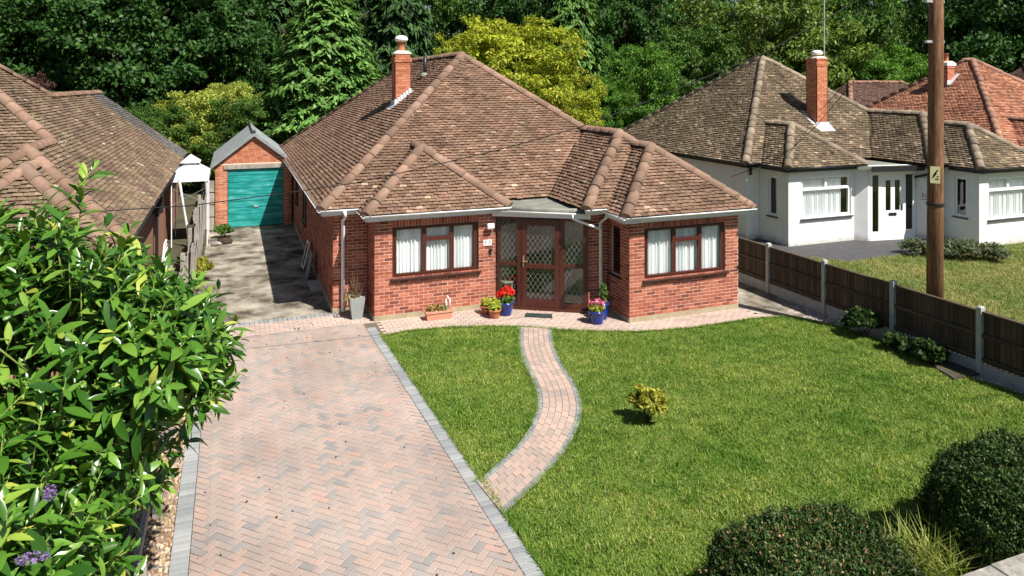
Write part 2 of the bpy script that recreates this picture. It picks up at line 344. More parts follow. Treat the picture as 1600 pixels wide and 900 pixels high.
for k in range(-110, 111):
    for mm in range(-60, 61):
        for (x0, y0, x1, y1) in ((k+4*mm, k, k+4*mm+2, k+1), (k+2+4*mm, k-1, k+3+4*mm, k+1)):
            cx, cy = (x0+x1)/2*B_, (y0+y1)/2*B_
            if abs(cx) > 9.5 or abs(cy) > 9.5: continue
            qx, qy = ca*cx - sa*cy + oc.x, sa*cx + ca*cy + oc.y
            if not (DX0 + .05 < qx < DX1 + .2 and -12.6 < qy < -.8): continue
            hv = (y1 - y0) > 1.5
            cs = []
            for (ex, ey) in ((x0,y0),(x1,y0),(x1,y1),(x0,y1)):
                ex = ex*B_ + (G if ex == x0 else -G); ey = ey*B_ + (G if ey == y0 else -G)
                cs.append((ca*ex - sa*ey + oc.x, sa*ex + ca*ey + oc.y))
            ins = all(inner[0][0] <= c[0] <= DXR(c[1]) - .205 and inner[0][1] <= c[1] <= inner[2][1] for c in cs)
            dz = .03 + random.uniform(-.0015, .0015)
            if ins:
                places.append(Matrix.Translation((qx, qy, dz)) @ Matrix.Rotation(ang + (R(90) if hv else 0), 4, 'Z') @ Matrix.Rotation(random.gauss(0, .004), 4, 'X'))
            else:
                c = clip(cs, inner)
                if len(c) >= 3 and area(c) > .0006: cut.prism(c, -.005, dz)
lay(dr, 'paver', 'paving', pm, places, m_paver, 300, cut)
em = paver_proto('edging_block', .2 - .005, .1 - .007, .04, m_edge)
places = []
for i in range(125):
    for sd_x in (0, 1):
        y = -12.5 + .05 + i * .1; x = DXR(y) - .1 if sd_x else DX0 + .1
        if y < -1.25 or x < 0: places.append(Matrix.Translation((x, y, .032 + random.uniform(-.002, .002))))
lay(dr, 'edging_block', 'edging', em, places, m_edge, 250)
# top of the drive: straight laid stretcher courses, and the patio in the same blocks
places = []
pm2 = paver_proto('paver', .194, .094, .04, m_patio)
for i in range(70):
    for j in range(62):
        y = -.07 - j * .1; x = DX0 + .1 + i * .2 + (.1 if j % 2 else 0)
        if y < -.92 and x < DX1: continue
        if x > 10.1 or (x > 8.9 and y > -2.9) or (x > 9.1 and y > -3.5): continue
        if .75 < x < 3.7 and y > -.8: continue
        if x > 6.0 and y > -2.95: continue
        if inpoly(x, y, lawn_poly) and all(inpoly(x + a, y + b, lawn_poly) for a, b in ((.25,.0),(-.25,0),(0,.2),(0,-.2))): continue
        if x > DX1 and y < -5.5: continue
        places.append(Matrix.Translation((x, y, .012 + random.uniform(-.0015, .0015))) @ Matrix.Rotation(random.gauss(0, .004), 4, 'X'))
lay(pat, 'paver', 'paving', pm2, places, m_patio, 300)
em2 = paver_proto('edging_block', .094, .194, .04, m_edge)
for i in range(29):
    q = link('edging_block', em2, dr); q.location = (DX0 + .15 + i * .1, -.02, .018)

# curved path
pl = [(812,514),(811,540),(818,570),(833,600),(840,630),(832,662),(812,695),(785,722),(752,751),(744,757)]
pr_ = [(862,515),(867,545),(881,575),(900,605),(909,635),(907,660),(892,695),(862,735),(826,772),(793,803),(786,809)]
def resample(pts, n):
    pts = [Vector(wp(*p)) for p in pts]
    # Catmull-Rom dense
    D = []
    for i in range(len(pts) - 1):
        p0 = pts[max(i-1,0)]; p1 = pts[i]; p2 = pts[i+1]; p3 = pts[min(i+2,len(pts)-1)]
        for k in range(20):
            t = k / 20; D.append(.5*((2*p1)+(p2-p0)*t+(2*p0-5*p1+4*p2-p3)*t*t+(3*p1-p0-3*p2+p3)*t**3))
    D.append(pts[-1]); s = [0]
    for i in range(1, len(D)): s.append(s[-1] + (D[i]-D[i-1]).length)
    out = []
    for k in range(n):
        q = s[-1]*k/(n-1); j = 0
        while j < len(s)-2 and s[j+1] < q: j += 1
        f = (q-s[j])/max(s[j+1]-s[j], 1e-6); out.append(D[j].lerp(D[j+1], f))
    return out, s[-1]
NPT = 200
LE, ll = resample(pl, NPT); RE, lr = resample(pr_, NPT)
cen = [(a+b)/2 for a, b in zip(LE, RE)]
path_poly = [tuple(p) for p in LE] + [tuple(p) for p in RE[::-1]]
path = sheet('garden_path', path_poly, .026, m_bed)
lanes = 7; clen = (ll + lr) / 2
def pp(s, f):
    i = min(max(s, 0), .99999) * (NPT - 1); j = int(i); t = i - j
    a = LE[j].lerp(LE[j+1], t); b = RE[j].lerp(RE[j+1], t); return a.lerp(b, f)
fr = [0, .125] + [.125 + .75 * k / 5 for k in range(1, 6)] + [1]
for ln in range(lanes):
    edge = ln in (0, 6); n = int(clen / .2); off = 0 if ln % 2 else .5
    for i in range(-1, n):
        s0 = (i + off) / n; s1 = (i + 1 + off) / n
        s0, s1 = max(s0, 0), min(s1, 1)
        if s1 - s0 < .01: continue
        gs = .004 / clen; wd = .9; gf = .004 / wd
        f0, f1 = fr[ln] + gf, fr[ln+1] - gf
        q = [pp(s0+gs, f0), pp((s0+s1)/2, f0), pp(s1-gs, f0), pp(s1-gs, f1), pp((s0+s1)/2, f1), pp(s0+gs, f1)]
        c = (q[0]+q[3])/2; z = .045 + random.uniform(-.002, .002)
        m = MB(); poly = [tuple(v - c) for v in q]
        if area(poly) < 0: poly = poly[::-1]
        m.prism(poly, -.03, 0); o = m.build('edging_block' if edge else 'paver', m_edge if edge else m_paver_p, path); o.location = (c.x, c.y, z)

# grass blades
def blades(name, poly, n, mat, h=(.02, .05), avoid=None, dens=None):
    xs = [p[0] for p in poly]; ys = [p[1] for p in poly]
    x = rng.uniform(min(xs), max(xs), n); y = rng.uniform(min(ys), max(ys), n)
    k = inpoly_np(x, y, poly)
    if avoid is not None: k &= ~inpoly_np(x, y, avoid)
    x, y = x[k], y[k]
    cl = np.sin(x*7.3+np.sin(y*5.1)*2)*np.cos(y*6.7+np.sin(x*4.3)*2)*.5+.5
    hh = rng.uniform(h[0], h[1], len(x)) * (.65 + .8*cl); a = rng.uniform(0, 2*np.pi, len(x)); lean = rng.uniform(.2, 1.2, len(x))*hh
    wd = rng.uniform(.006, .012, len(x))
    b = np.stack([x, y, np.full(len(x), .015)], 1); s = np.stack([np.cos(a), np.sin(a), 0*a], 1)
    a2 = a + rng.normal(np.pi/2, .6, len(x)); tip = b + np.stack([np.cos(a2)*lean, np.sin(a2)*lean, hh], 1)
    V = np.stack([b - s*wd[:,None], b + s*wd[:,None], tip], 1).reshape(-1, 3)
    return quadmesh(name, V, len(x), mat, 3)
lp_in = lawn_poly
path_av = [tuple(p) for p in LE] + [tuple(p) for p in RE[::-1]]
tag(link('grass', blades('grass', lp_in, 420000, m_blade, avoid=path_av)), 'short green grass of the front lawn', 'grass', kind='stuff')
tag(link('grass', blades('grass', [(10.65,-9),(24,-9),(24,-.75),(20.2,-.75),(19.8,.5),(18,1.0),(14,1.4),(10.65,1.8)], 190000, m_blade2, (.03,.06), AP)), 'dry yellowish grass in front of the white bungalow', 'grass', kind='stuff')
def fringe(pts, n, z=.02):
    seg = [(Vector(a), Vector(b)) for a, b in zip(pts, pts[1:])]; Ls = np.array([(b-a).length for a, b in seg]); idx = rng.choice(len(seg), n, p=Ls/Ls.sum()); t_ = rng.random(n)
    A = np.array([tuple(a) for a, b in seg])[idx]; Bq = np.array([tuple(b) for a, b in seg])[idx]; xy = A + (Bq-A)*t_[:, None] + rng.normal(0, .018, (n, 2))
    h = rng.uniform(.025, .07, n); a = rng.uniform(0, 6.28, n); b = np.concatenate([xy, np.full((n, 1), z)], 1); sd2 = np.stack([np.cos(a), np.sin(a), 0*a], 1)*.007; a2 = rng.uniform(0, 6.28, n)
    tip = b + np.stack([np.cos(a2)*h*.9, np.sin(a2)*h*.9, h], 1); return np.stack([b-sd2, b+sd2, tip], 1).reshape(-1, 3)
FV_ = np.concatenate([fringe([tuple(p) for p in LE], 3500), fringe([tuple(p) for p in RE], 3500), fringe([(DXR(-11.5)+.02, -11.5), (DXR(-1.8)+.02, -1.8)], 5500), fringe(lawn_edge, 8000)])
tag(link('grass_fringe', quadmesh('grass_fringe', FV_, len(FV_)//3, m_blade, 3)), 'ragged grass fringe along the lawn edges', 'grass', kind='stuff')
# loose gravel stones
def stones(name, poly, n, mat, size, label):
    m = MB(); xs = [p[0] for p in poly]; ys = [p[1] for p in poly]; i = 0
    while i < n:
        x = random.uniform(min(xs), max(xs)); y = random.uniform(min(ys), max(ys))
        i += 1
        if not inpoly(x, y, poly) or inpoly(x, y, lawn_poly) or inpoly(x, y, SP): continue
        r = random.uniform(*size); M = Matrix.Translation((x, y, r*.3 + (.03 if name == 'fallen_leaves' else 0))) @ Matrix.Rotation(random.uniform(0, 6), 4, 'Z')
        m.add([(-r,-r*.6,-r*.4),(r,-r*.7,-r*.4),(r*.8,r*.7,-r*.4),(-r*.9,r*.6,-r*.4),(-r*.5,-r*.3,r*.5),(r*.5,-r*.4,r*.45),(r*.4,r*.4,r*.5),(-r*.4,r*.3,r*.55)],
              [(4,5,6,7),(0,1,5,4),(1,2,6,5),(2,3,7,6),(3,0,4,7)], M)
    tag(m.build(name, mat), label, 'gravel', kind='stuff')
m_stone = M_piece('pebble', [(0, (.2,.18,.16)), (.6, (.42,.39,.35)), (1, (.65,.62,.57))], fs=60)
m_chip2 = M_piece('leaf_litter', [(0, (.03,.02,.012)), (1, (.12,.07,.035))], fs=60)
m_chip = M_piece('bark_chip', [(0, (.16,.09,.05)), (.6, (.38,.27,.17)), (1, (.58,.48,.36))], fs=60)
stones('gravel', [(9.2,-11),(10.45,-11),(10.45,0),(9.9,0),(9.3,-2.5)] , 9000, m_stone, (.012,.035), 'grey pebbles in the shaded strip along the dark fence')
stones('fallen_leaves', [(-2.6,-10.5),(.5,-10.5),(.5,-.3),(-2.6,-.3)], 70, m_chip2, (.008,.02), 'tiny dark fallen leaves scattered over the driveway')
stones('bark_chippings', [(-3.25,-11),(DX0,-11),(DX0,-1),(-3.25,-1)], 5000, m_chip, (.012,.03), 'pale bark chippings beside the left edge of the driveway')

# ------------------------------------------------------------------ roofs
TW, TG = .165, .10
def tile_proto(mat):
    w2, Lh, m = TW/2 - .0045, .125, MB()
    top = [(-w2,0,.041),(0,0,.047),(w2,0,.041),(-w2,Lh,.008),(0,Lh,.012),(w2,Lh,.008)]
    m.add(top + [(-w2,0,.027),(0,0,.033),(w2,0,.027),(-w2,Lh,-.002),(w2,Lh,-.002)],
          [(0,1,4,3),(1,2,5,4),(6,7,1,0),(7,8,2,1),(9,6,0,3),(8,10,5,2)])
    return m.mesh('roof_tile', mat)
def plane_z(pl, x, y):
    n = pl['n']; p = pl['p'][0]; return p.z - (n.x*(x-p.x) + n.y*(y-p.y)) / n.z
class Roof:
    def __init__(s, parent, mat, rmat, loc):
        s.o = thing('roof', loc, None, None); s.o.parent = parent; s.o.matrix_parent_inverse = wm(parent).inverted()
        s.planes = []; s.mat = mat; s.rmat = rmat
        if rmat.name not in RP:
            m = MB(); n = 8; r0, r1 = .115, .128; L = .46
            vs = []; 
            for (y, r) in ((0, r1), (L, r0)):
                for k in range(n+1):
                    a = math.pi*k/n; vs.append((math.cos(a)*r*1.1, y, math.sin(a)*r - .035))
            fs = [(k, k+1, n+2+k, n+1+k)[::-1] for k in range(n)] + [tuple(range(n+1))]
            m.add(vs, fs); RP[rmat.name] = m.mesh('ridge_tile', rmat, True)
            for p in RP[rmat.name].polygons:
                if len(p.vertices) > 4: p.use_smooth = False
    def plane(s, pts, skip=False, mat=None):
        pts = [Vector(p) for p in pts]; n = (pts[1]-pts[0]).cross(pts[2]-pts[0]).normalized()
        if n.z < 0: n = -n; pts = pts[::-1]
        s.planes.append({'p': pts, 'n': n, 'skip': skip, 'mat': mat or s.mat})
    def under(s):
        m = MB()
        for pl in s.planes:
            k = len(pl['p']); m.add([p - pl['n']*.012 for p in pl['p']] + [p - pl['n']*.09 for p in pl['p']],
              [tuple(range(k)), tuple(range(2*k-1, k-1, -1))] + [(i, k+i, k+(i+1)%k, (i+1)%k) for i in range(k)])
        m.build('roof_deck', m_under, s.o)
    def tiles(s, limit):
        whole = {}; cuts = {}
        for pi, pl in enumerate(s.planes):
            if pl['skip']: continue
            n = pl['n']; up = (Vector((0,0,1)) - n*n.z).normalized(); ac = up.cross(n).normalized()
            o = min(pl['p'], key=lambda p: p.z)
            P2 = [((p-o).dot(ac), (p-o).dot(up)) for p in pl['p']]
            if area(P2) < 0: P2 = P2[::-1]
            x0, x1 = min(p[0] for p in P2), max(p[0] for p in P2); y1 = max(p[1] for p in P2)
            key = pl['mat'].name; W = whole.setdefault(key, []); K = cuts.setdefault(key, MB())
            for j in range(int(y1/TG)+1):
                sag = .008*math.sin(j*.37+pi)
                for i in range(int((x1-x0)/TW)+2):
                    cx = x0 + (i + (.5 if j % 2 else 0))*TW; cy = j*TG - .02
                    q = [(cx-TW/2, cy), (cx+TW/2, cy), (cx+TW/2, cy+TG), (cx-TW/2, cy+TG)]
                    ctr = o + ac*cx + up*(cy+TG/2)
                    hid = False
                    for pk, p2 in enumerate(s.planes):
                        if pk != pi and inpoly(ctr.x, ctr.y, [(a.x, a.y) for a in p2['p']]) and plane_z(p2, ctr.x, ctr.y) > ctr.z + .05: hid = True; break
                    if hid: continue
                    ins = all(inpoly(a, b, P2) for a, b in [(cx-TW*.47, max(cy, .002)), (cx+TW*.47, max(cy, .002)), (cx+TW*.47, cy+TG), (cx-TW*.47, cy+TG)])
                    if ins:
                        wob = .006*math.sin(cx*1.7+j*.21+pi*2)
                        ln_ = random.gauss(0, .0035) + wob; slip = random.gauss(0, .003) - (random.random() < .025)*random.uniform(.01, .035)
                        Mx = Matrix((( ac.x, up.x, n.x, 0), (ac.y, up.y, n.y, 0), (ac.z, up.z, n.z, 0), (0,0,0,1)))
                        p = o + ac*cx + up*(cy+slip) + n*ln_
                        W.append(Matrix.Translation(p) @ Mx @ Matrix.Rotation(random.gauss(0, .012), 4, 'Z') @ Matrix.Rotation(random.gauss(0, .03), 4, 'Y') @ Matrix.Rotation(random.gauss(.0, .018), 4, 'X'))
                    else:
                        c = clip(q, P2)
                        if len(c) >= 3 and area(c) > .0008:
                            k = len(c); hgt = lambda b: .026 - .018*(b-cy)/TG
                            vt = [o + ac*a + up*b + n*hgt(b) for a, b in c]; vb = [o + ac*a + up*b - n*.004 for a, b in c]
                            K.add(vt + vb, [tuple(range(k))] + [(i2, k+i2, k+(i2+1)%k, (i2+1)%k) for i2 in range(k)])
        for key in whole:
            mat = bpy.data.materials[key]
            if key not in TP: TP[key] = tile_proto(mat)
            lay(s.o, 'roof_tile', 'roof_tiling', TP[key], whole[key], mat, limit if key == s.mat.name else 0, cuts[key])
    def ridge(s, a, b, lift=.03):
        a, b = Vector(a), Vector(b); d = b - a; L = d.length; d.normalize(); x = d.cross(Vector((0,0,1))).normalized(); z = x.cross(d)
        k = max(1, round(L/.42)); st = L/k
        for i in range(k):
            p = a + d*(i*st) + z*(lift + random.gauss(0, .004)) + x*random.gauss(0, .006)
            M = Matrix(((x.x, d.x, z.x, p.x), (x.y, d.y, z.y, p.y), (x.z, d.z, z.z, p.z), (0,0,0,1)))
            q = link('ridge_tile', RP[s.rmat.name], s.o); q.matrix_basis = M @ Matrix.Rotation(random.gauss(0, .012), 4, 'Z') @ Matrix.Rotation(random.gauss(-.015, .01), 4, 'X')
RP = {}; TP = {}
SL = .78
def template(u0, v0, ze, W=8.94, o=.3, L=15.4, bay=(.79, 3.66, .875), ob=.25, wx=5.5, wo=.22, yw=-2.05, c0=6.01, yb=-3.016, sl=SL):
    d = {}
    X = lambda x: u0 + x; Y = lambda y: v0 + y
    xr = W/2; run = W/2 + o; yf = -o + run; yk = L + o - run; zr = ze + sl*run
    a = wx - wo; xw = (W + o + a)/2; rw = xw - a; yv = W - xw; zw = ze + sl*rw; wf = yw - o; ywa = wf + rw
    V = lambda x, y, z: Vector((X(x), Y(y), z))
    pl = []
    pl.append([V(-o,-o,ze), V(xr,yf,zr), V(xr,yk,zr), V(-o,L+o,ze)])                       # left slope
    pl.append([V(-o,-o,ze), V(a,-o,ze), V(xw,yv,zw), V(xr,yf,zr)])                          # front hip
    pl.append([V(a,wf,ze), V(xw,ywa,zw), V(xw,yv,zw), V(a,-o,ze)])                          # wing left slope
    pl.append([V(a,wf,ze), V(W+o,wf,ze), V(xw,ywa,zw)])                                      # wing front hip
    pl.append([V(W+o,L+o,ze), V(xr,yk,zr), V(xr,yf,zr), V(xw,yv,zw), V(W+o,yv-(W+o-xw)*0,ze)])  # right slope, back part
    pl.append([V(W+o,yv,ze), V(xw,yv,zw), V(xw,ywa,zw), V(W+o,wf,ze)])                      # right slope, wing part
    pl.append([V(-o,L+o,ze), V(xr,yk,zr), V(W+o,L+o,ze)])                                    # back hip
    hips = [(V(-o,-o,ze), V(xr,yf,zr)), (V(xw,yv,zw), V(xr,yf,zr)), (V(a,wf,ze), V(xw,ywa,zw)), (V(-o,L+o,ze), V(xr,yk,zr)), (V(W+o,L+o,ze), V(xr,yk,zr)), (V(W+o,wf,ze), V(xw,ywa,zw))]
    rid = [(V(xr,yf,zr), V(xr,yk,zr)), (V(xw,ywa,zw), V(xw,yv,zw))]
    if yk - yf < .3: rid.pop(0)
    for (b0, b1, yy, base, zb) in ((bay[0]-ob, bay[1]+ob, -bay[2]-ob, -o, ze-.04), (c0-ob, W+o-.03, yb-ob, wf, ze-.06)):
        cx = (b0+b1)/2; rb = cx-b0; ya = yy+rb; zt = zb + sl*rb; yback = (zt-ze)/sl + base; yb0 = (zb-ze)/sl + base
        pl.append([V(b0,yy,zb), V(b1,yy,zb), V(cx,ya,zt)])
        pl.append([V(b0,yy,zb), V(cx,ya,zt), V(cx,yback,zt), V(b0,yb0,zb)])
        pl.append([V(b1,yy,zb), V(b1,yb0,zb), V(cx,yback,zt), V(cx,ya,zt)])
        hips += [(V(b0,yy,zb), V(cx,ya,zt)), (V(b1,yy,zb), V(cx,ya,zt))]; rid.append((V(cx,ya,zt), V(cx,yback-.1,zt)))
        d.setdefault('bays', []).append((b0, b1, yy, zb))
    d.update(planes=pl, hips=hips, ridges=rid, a=a, wf=wf, o=o, W=W, L=L, ze=ze, u0=u0, v0=v0, V=V)
    return d
def roof_from(d, parent, mat, rmat, limit, skip=()):
    r = Roof(parent, mat, rmat, d['V'](4, 4, d['ze']))
    for i, p in enumerate(d['planes']): r.plane(p, i in skip)
    for a, b in d['hips']: r.ridge(a, b)
    for a, b in d['ridges']: r.ridge(a, b)
    r.under(); r.tiles(limit); return r
def gutter(parent, segs, gm, fm, name='gutter', rad=.055):
    g_ = MB(); f_ = MB()
    for (a, b, out) in segs:                       # eave line a->b, outward normal
        a, b, out = Vector(a), Vector(b), Vector(out).normalized(); n = 8
        d = (b-a).normalized(); c0 = a + out*.03 - Vector((0,0,.0)); c1 = b + out*.03
        a2, b2 = c0 - d*.02, c1 + d*.02
        ring = []
        for r in (rad, rad-.008):
            ring.append([out*math.cos(math.pi+math.pi*k/n)*r + Vector((0,0,1))*math.sin(math.pi+math.pi*k/n)*r for k in range(n+1)])
        vs = [a2+v for v in ring[0]] + [b2+v for v in ring[0]] + [a2+v for v in ring[1]] + [b2+v for v in ring[1]]
        m = n+1; fs = []
        for k in range(n): fs += [(k, k+1, m+k+1, m+k), (2*m+k+1, 2*m+k, 3*m+k, 3*m+k+1)]
        fs += [(0, m, 3*m, 2*m), (n, 2*m+n, 3*m+n, m+n)]
        fs += [(k, 2*m+k, 2*m+k+1, k+1) for k in range(n)] + [(m+k, m+k+1, 3*m+k+1, 3*m+k) for k in range(n)]
        g_.add(vs, fs)
        i = -out
        q0, q1 = a + i*.04 - d*-.02, b + i*.04 - d*.02
        f_.add([q0+Vector((0,0,-.14)), q1+Vector((0,0,-.14)), q1+i*.02+Vector((0,0,-.14)), q0+i*.02+Vector((0,0,-.14)), q0+Vector((0,0,-.02)), q1+Vector((0,0,-.02)), q1+i*.02+Vector((0,0,-.02)), q0+i*.02+Vector((0,0,-.02))],
               [(0,1,5,4),(1,2,6,5),(2,3,7,6),(3,0,4,7),(0,3,2,1),(4,5,6,7)])
        # soffit
        s0, s1 = q0 + Vector((0,0,-.135)), q1 + Vector((0,0,-.135))
        f_.add([s0, s1, s1 + i*.3, s0 + i*.3, s0-Vector((0,0,.012)), s1-Vector((0,0,.012)), s1+i*.3-Vector((0,0,.012)), s0+i*.3-Vector((0,0,.012))], [(0,1,2,3),(7,6,5,4),(0,4,5,1),(1,5,6,2),(2,6,7,3),(3,7,4,0)])
    g_.build(name, gm, parent, True); f_.build('fascia', fm, parent)
def eaves_segs(d, porch=True):
    V, o, W, L, a, wf = d['V'], d['o'], d['W'], d['L'], d['a'], d['wf']; z = d['ze']
    (l0, l1, ly, lz), (r0, r1, ry, rz) = d['bays']
    S = [(V(-o,L+o,z), V(-o,-o,z), (-1,0,0)), (V(-o,-o,z), V(l0,-o,z), (0,-1,0)), (V(l0,-o,lz), V(l0,ly,lz), (-1,0,0)), (V(l0,ly,lz), V(l1,ly,lz), (0,-1,0)), (V(l1,ly,lz), V(l1,-o,lz), (1,0,0)),
         (V(l1,-o,z), V(a,-o,z), (0,-1,0)), (V(a,-o,z), V(a,wf,z), (-1,0,0)), (V(a,wf,z), V(r0,wf,z), (0,-1,0)), (V(r0,wf,rz), V(r0,ry,rz), (-1,0,0)), (V(r0,ry,rz), V(r1,ry,rz), (0,-1,0)), (V(r1,ry,rz), V(r1,wf,rz), (1,0,0)), (V(W+o,wf,z), V(W+o,L+o,z), (1,0,0))]
    return S

# ------------------------------------------------------------------ walls
def frame_of(p0, p1):
    p0, p1 = Vector((p0[0], p0[1], 0)), Vector((p1[0], p1[1], 0)); d = (p1-p0); L = d.length; d.normalize(); n = Vector((d.y, -d.x, 0))
    return Matrix(((d.x, -n.x, 0, p0.x), (d.y, -n.y, 0, p0.y), (0, 0, 1, 0), (0, 0, 0, 1))), L      # local x along, y inward, z up
def rects(L, H, ops, z0=0.0):
    xs = sorted({0, L, *[v for q in ops for v in (q[0], q[1])]}); zs = sorted({z0, H, *[v for q in ops for v in (q[2], q[3])]}); out = []
    for i in range(len(xs)-1):
        run = None
        for j in range(len(zs)-1):
            cx, cz = (xs[i]+xs[i+1])/2, (zs[j]+zs[j+1])/2
            hole = any(q[0] < cx < q[1] and q[2] < cz < q[3] for q in ops)
            if not hole:
                if run: run[3] = zs[j+1]
                else: run = [xs[i], xs[i+1], zs[j], zs[j+1]]
            elif run: out.append(run); run = None
        if run: out.append(run)
    return out
BR = {}
def brick_proto(mat, w=.213, h=.062):
    m = MB(); b = .004; x, z = w/2, h/2
    m.add([(-x,.02,-z),(x,.02,-z),(x,.02,z),(-x,.02,z),(-x,0,-z),(x,0,-z),(x,0,z),(-x,0,z)], [(4,5,6,7),(0,1,5,4),(1,2,6,5),(2,3,7,6),(3,0,4,7)])
    return m.mesh('brick', mat)
def wall(parent, p0, p1, H, ops=(), mat=None, name='wall', bricks=None, soldier=(), th=.11, z0=0.0, plinth=None):
    M, L = frame_of(p0, p1); m = MB()
    for r in rects(L, H, ops, z0): m.box((max(r[0], .008 if bricks else .003), .005 if bricks else 0, r[2]), (min(r[1], L - (.008 if bricks else .003)), th, r[3]), M)
    o = m.build(name, mat, parent)
    if plinth: 
        q = MB(); q.box((0, -.012, 0), (L, .02, plinth), M); q.build('plinth', m_plinth, o)
    if bricks is None: return o
    whole, part = bricks; j = 0
    z = (plinth or 0) + .005
    sol = [(q[0]-.0, q[1]+.0, q[3]+.005, q[3]+.225) for q in soldier]
    for (s0, s1, sz0, sz1) in sol:
        n = max(1, round((s1-s0)/.075)); st = (s1-s0)/n
        for k in range(n):
            part.box((s0+k*st+.005, -.002, sz0), (s0+(k+1)*st-.005, .02, sz1), M)
    while z + .065 <= H + .001:
        iv = [(.003, L-.003)]
        for q in list(ops) + sol:
            if q[2] < z + .045 and q[3] > z + .02:
                ni = []
                for a, b in iv:
                    if q[1] <= a or q[0] >= b: ni.append((a, b)); continue
                    if q[0] > a: ni.append((a, q[0]))
                    if q[1] < b: ni.append((q[1], b))
                iv = ni
        x = -.1125 if j % 2 else 0.0
        while x < L:
            for a, b in iv:
                c0, c1 = max(x, a), min(x+.215, b)
                if c1 - c0 < .02: continue
                dy = random.uniform(-.002, .002)
                if c1 - c0 > .2119: whole.append(M @ Matrix.Translation(((c0+c1)/2, dy, z+.0325)))
                else: part.box((c0, dy, z+.0015), (c1, .02, z+.0635), M)
            x += .225
        z += .075; j += 1
    return o
def bar(m, M, x0, x1, z0, z1, y0, y1): m.box((x0, y0, z0), (x1, y1, z1), M)
def window(parent, M, x0, x1, z0, z1, lights, fm, sillm, glass=None, inset=.05, fw=.06, sill=True, name='window', dark=False):
    """lights: (fx0, fx1, fz0, fz1) fractions of the opening; sash frames, each with a pane"""
    wn_ = thing(name, M @ Vector(((x0+x1)/2, inset, z0)), None, None); wn_.parent = parent; wn_.matrix_parent_inverse = wm(parent).inverted()
    f = MB(); W_, H_ = x1-x0, z1-z0; y0, y1 = inset, inset+.06
    o = fw
    f.box((x0, y0, z0), (x0+o, y1, z1), M); f.box((x1-o, y0, z0), (x1, y1, z1), M); f.box((x0+o, y0, z1-o), (x1-o, y1, z1), M); f.box((x0+o, y0, z0), (x1-o, y1, z0+o), M)
    f.build('frame', fm, wn_)
    for (a, b, c, d) in lights:
        X0, X1, Z0, Z1 = x0+W_*a, x0+W_*b, z0+H_*c, z0+H_*d; s = MB(); k = fw*.72
        ya, yb = inset-.012, inset+.055
        s.box((X0, ya, Z0), (X0+k, yb, Z1), M); s.box((X1-k, ya, Z0), (X1, yb, Z1), M); s.box((X0+k, ya, Z1-k), (X1-k, yb, Z1), M); s.box((X0+k, ya, Z0), (X1-k, yb, Z0+k), M)
        s.build('sash', fm, wn_)
        p = MB(); p.box((X0+k*.9, inset+.02, Z0+k*.9), (X1-k*.9, inset+.024, Z1-k*.9), M); p.build('pane', glass or m_glass, wn_)
    if sill:
        s = MB(); s.add([(x0-.05,-.075,z0-.055),(x1+.05,-.075,z0-.055),(x1+.05,inset+.05,z0-.055),(x0-.05,inset+.05,z0-.055),(x0-.05,-.075,z0-.03),(x1+.05,-.075,z0-.03),(x1+.05,inset+.05,z0-.002),(x0-.05,inset+.05,z0-.002)],
                        [(0,3,2,1),(4,5,6,7),(0,1,5,4),(1,2,6,5),(2,3,7,6),(3,0,4,7)], M); s.build('sill', sillm, wn_)
    return wn_
def curtain(M, x0, x1, z0, z1, y, label, mat=None, per=.09, amp=.028):
    n = int((x1-x0)/.008); vs = []; fs = []; ph = random.uniform(0, 6); mt = MB()
    zs = [z0, z0+(z1-z0)*.5, z1]
    for zi, z in enumerate(zs):
        for i in range(n+1):
            x = x0+(x1-x0)*i/n; f = .75+.25*zi
            vs.append(M @ Vector((x, y + amp*math.sin(x/per*2*math.pi + 1.3*math.sin(x*9+ph) + .25*zi*math.sin(x*5)) + amp*.5*math.sin(x/per*1.31*2*math.pi+ph), z)))
    for r in range(2):
        for i in range(n): fs.append((r*(n+1)+i, r*(n+1)+i+1, (r+1)*(n+1)+i+1, (r+1)*(n+1)+i))
    mt.add(vs, fs); return mt.thing('net_curtain', mat or m_curtain, M @ Vector(((x0+x1)/2, y, z0)), label, 'curtain', 'white net curtains', True)
def rng_on(M, p): return M.inverted() @ p
def pipe(parent, pts, mat, r=.044, name='downpipe'):
    m = MB(); m.tube(pts, r, 10); o = m.build(name, mat, parent, True)
    return o

# ------------------------------------------------------------------ the brick bungalow
ZE = 2.45
H1 = thing('bungalow', (4.5, 4, 0), 'red brick bungalow with brown tiled hip roof and glazed brown porch', 'house')
D1 = template(0, 0, ZE)
R1 = roof_from(D1, H1, m_tile, m_ridge, 300, skip=(6,))
gutter(H1, [s for i, s in enumerate(eaves_segs(D1)) if i not in (5, 6)], m_upvc, m_upvc2)
bw, bp = [], MB(); BK = (bw, bp); WT = 2.36
# window openings measured on their walls
def op(px0, py0, px1, py1, y, x0): 
    a = onY(px0, py0, y); b = onY(px1, py1, y); return (a.x-x0, b.x-x0, b.z, a.z)
a1 = onY(613, 352, -.875); a2 = onY(748, 440, -.875); lw = (a1.x-.79, a2.x-.79, .93, 2.07)
b1 = onY(1007, 358, -3.016); b2 = onY(1134, 440, -3.016); rw = (b1.x-6.01, b2.x-6.01, .93, 2.07)
wall(H1, (0, 15.4), (0, 0), WT, (), m_mortar, bricks=BK, plinth=.14)
wall(H1, (0, 0), (.79, 0), WT, (), m_mortar, bricks=BK, plinth=.12)
wall(H1, (.79, 0), (.79, -.875), WT, (), m_mortar, bricks=BK, plinth=.12)
wa = wall(H1, (.79, -.875), (3.66, -.875), WT, (lw,), m_mortar, bricks=BK, soldier=(lw,), plinth=.12)
wall(H1, (3.66, -.875), (3.66, 0), WT, (), m_inner)
wall(H1, (3.66, 0), (5.6, 0), WT, (), m_inner)
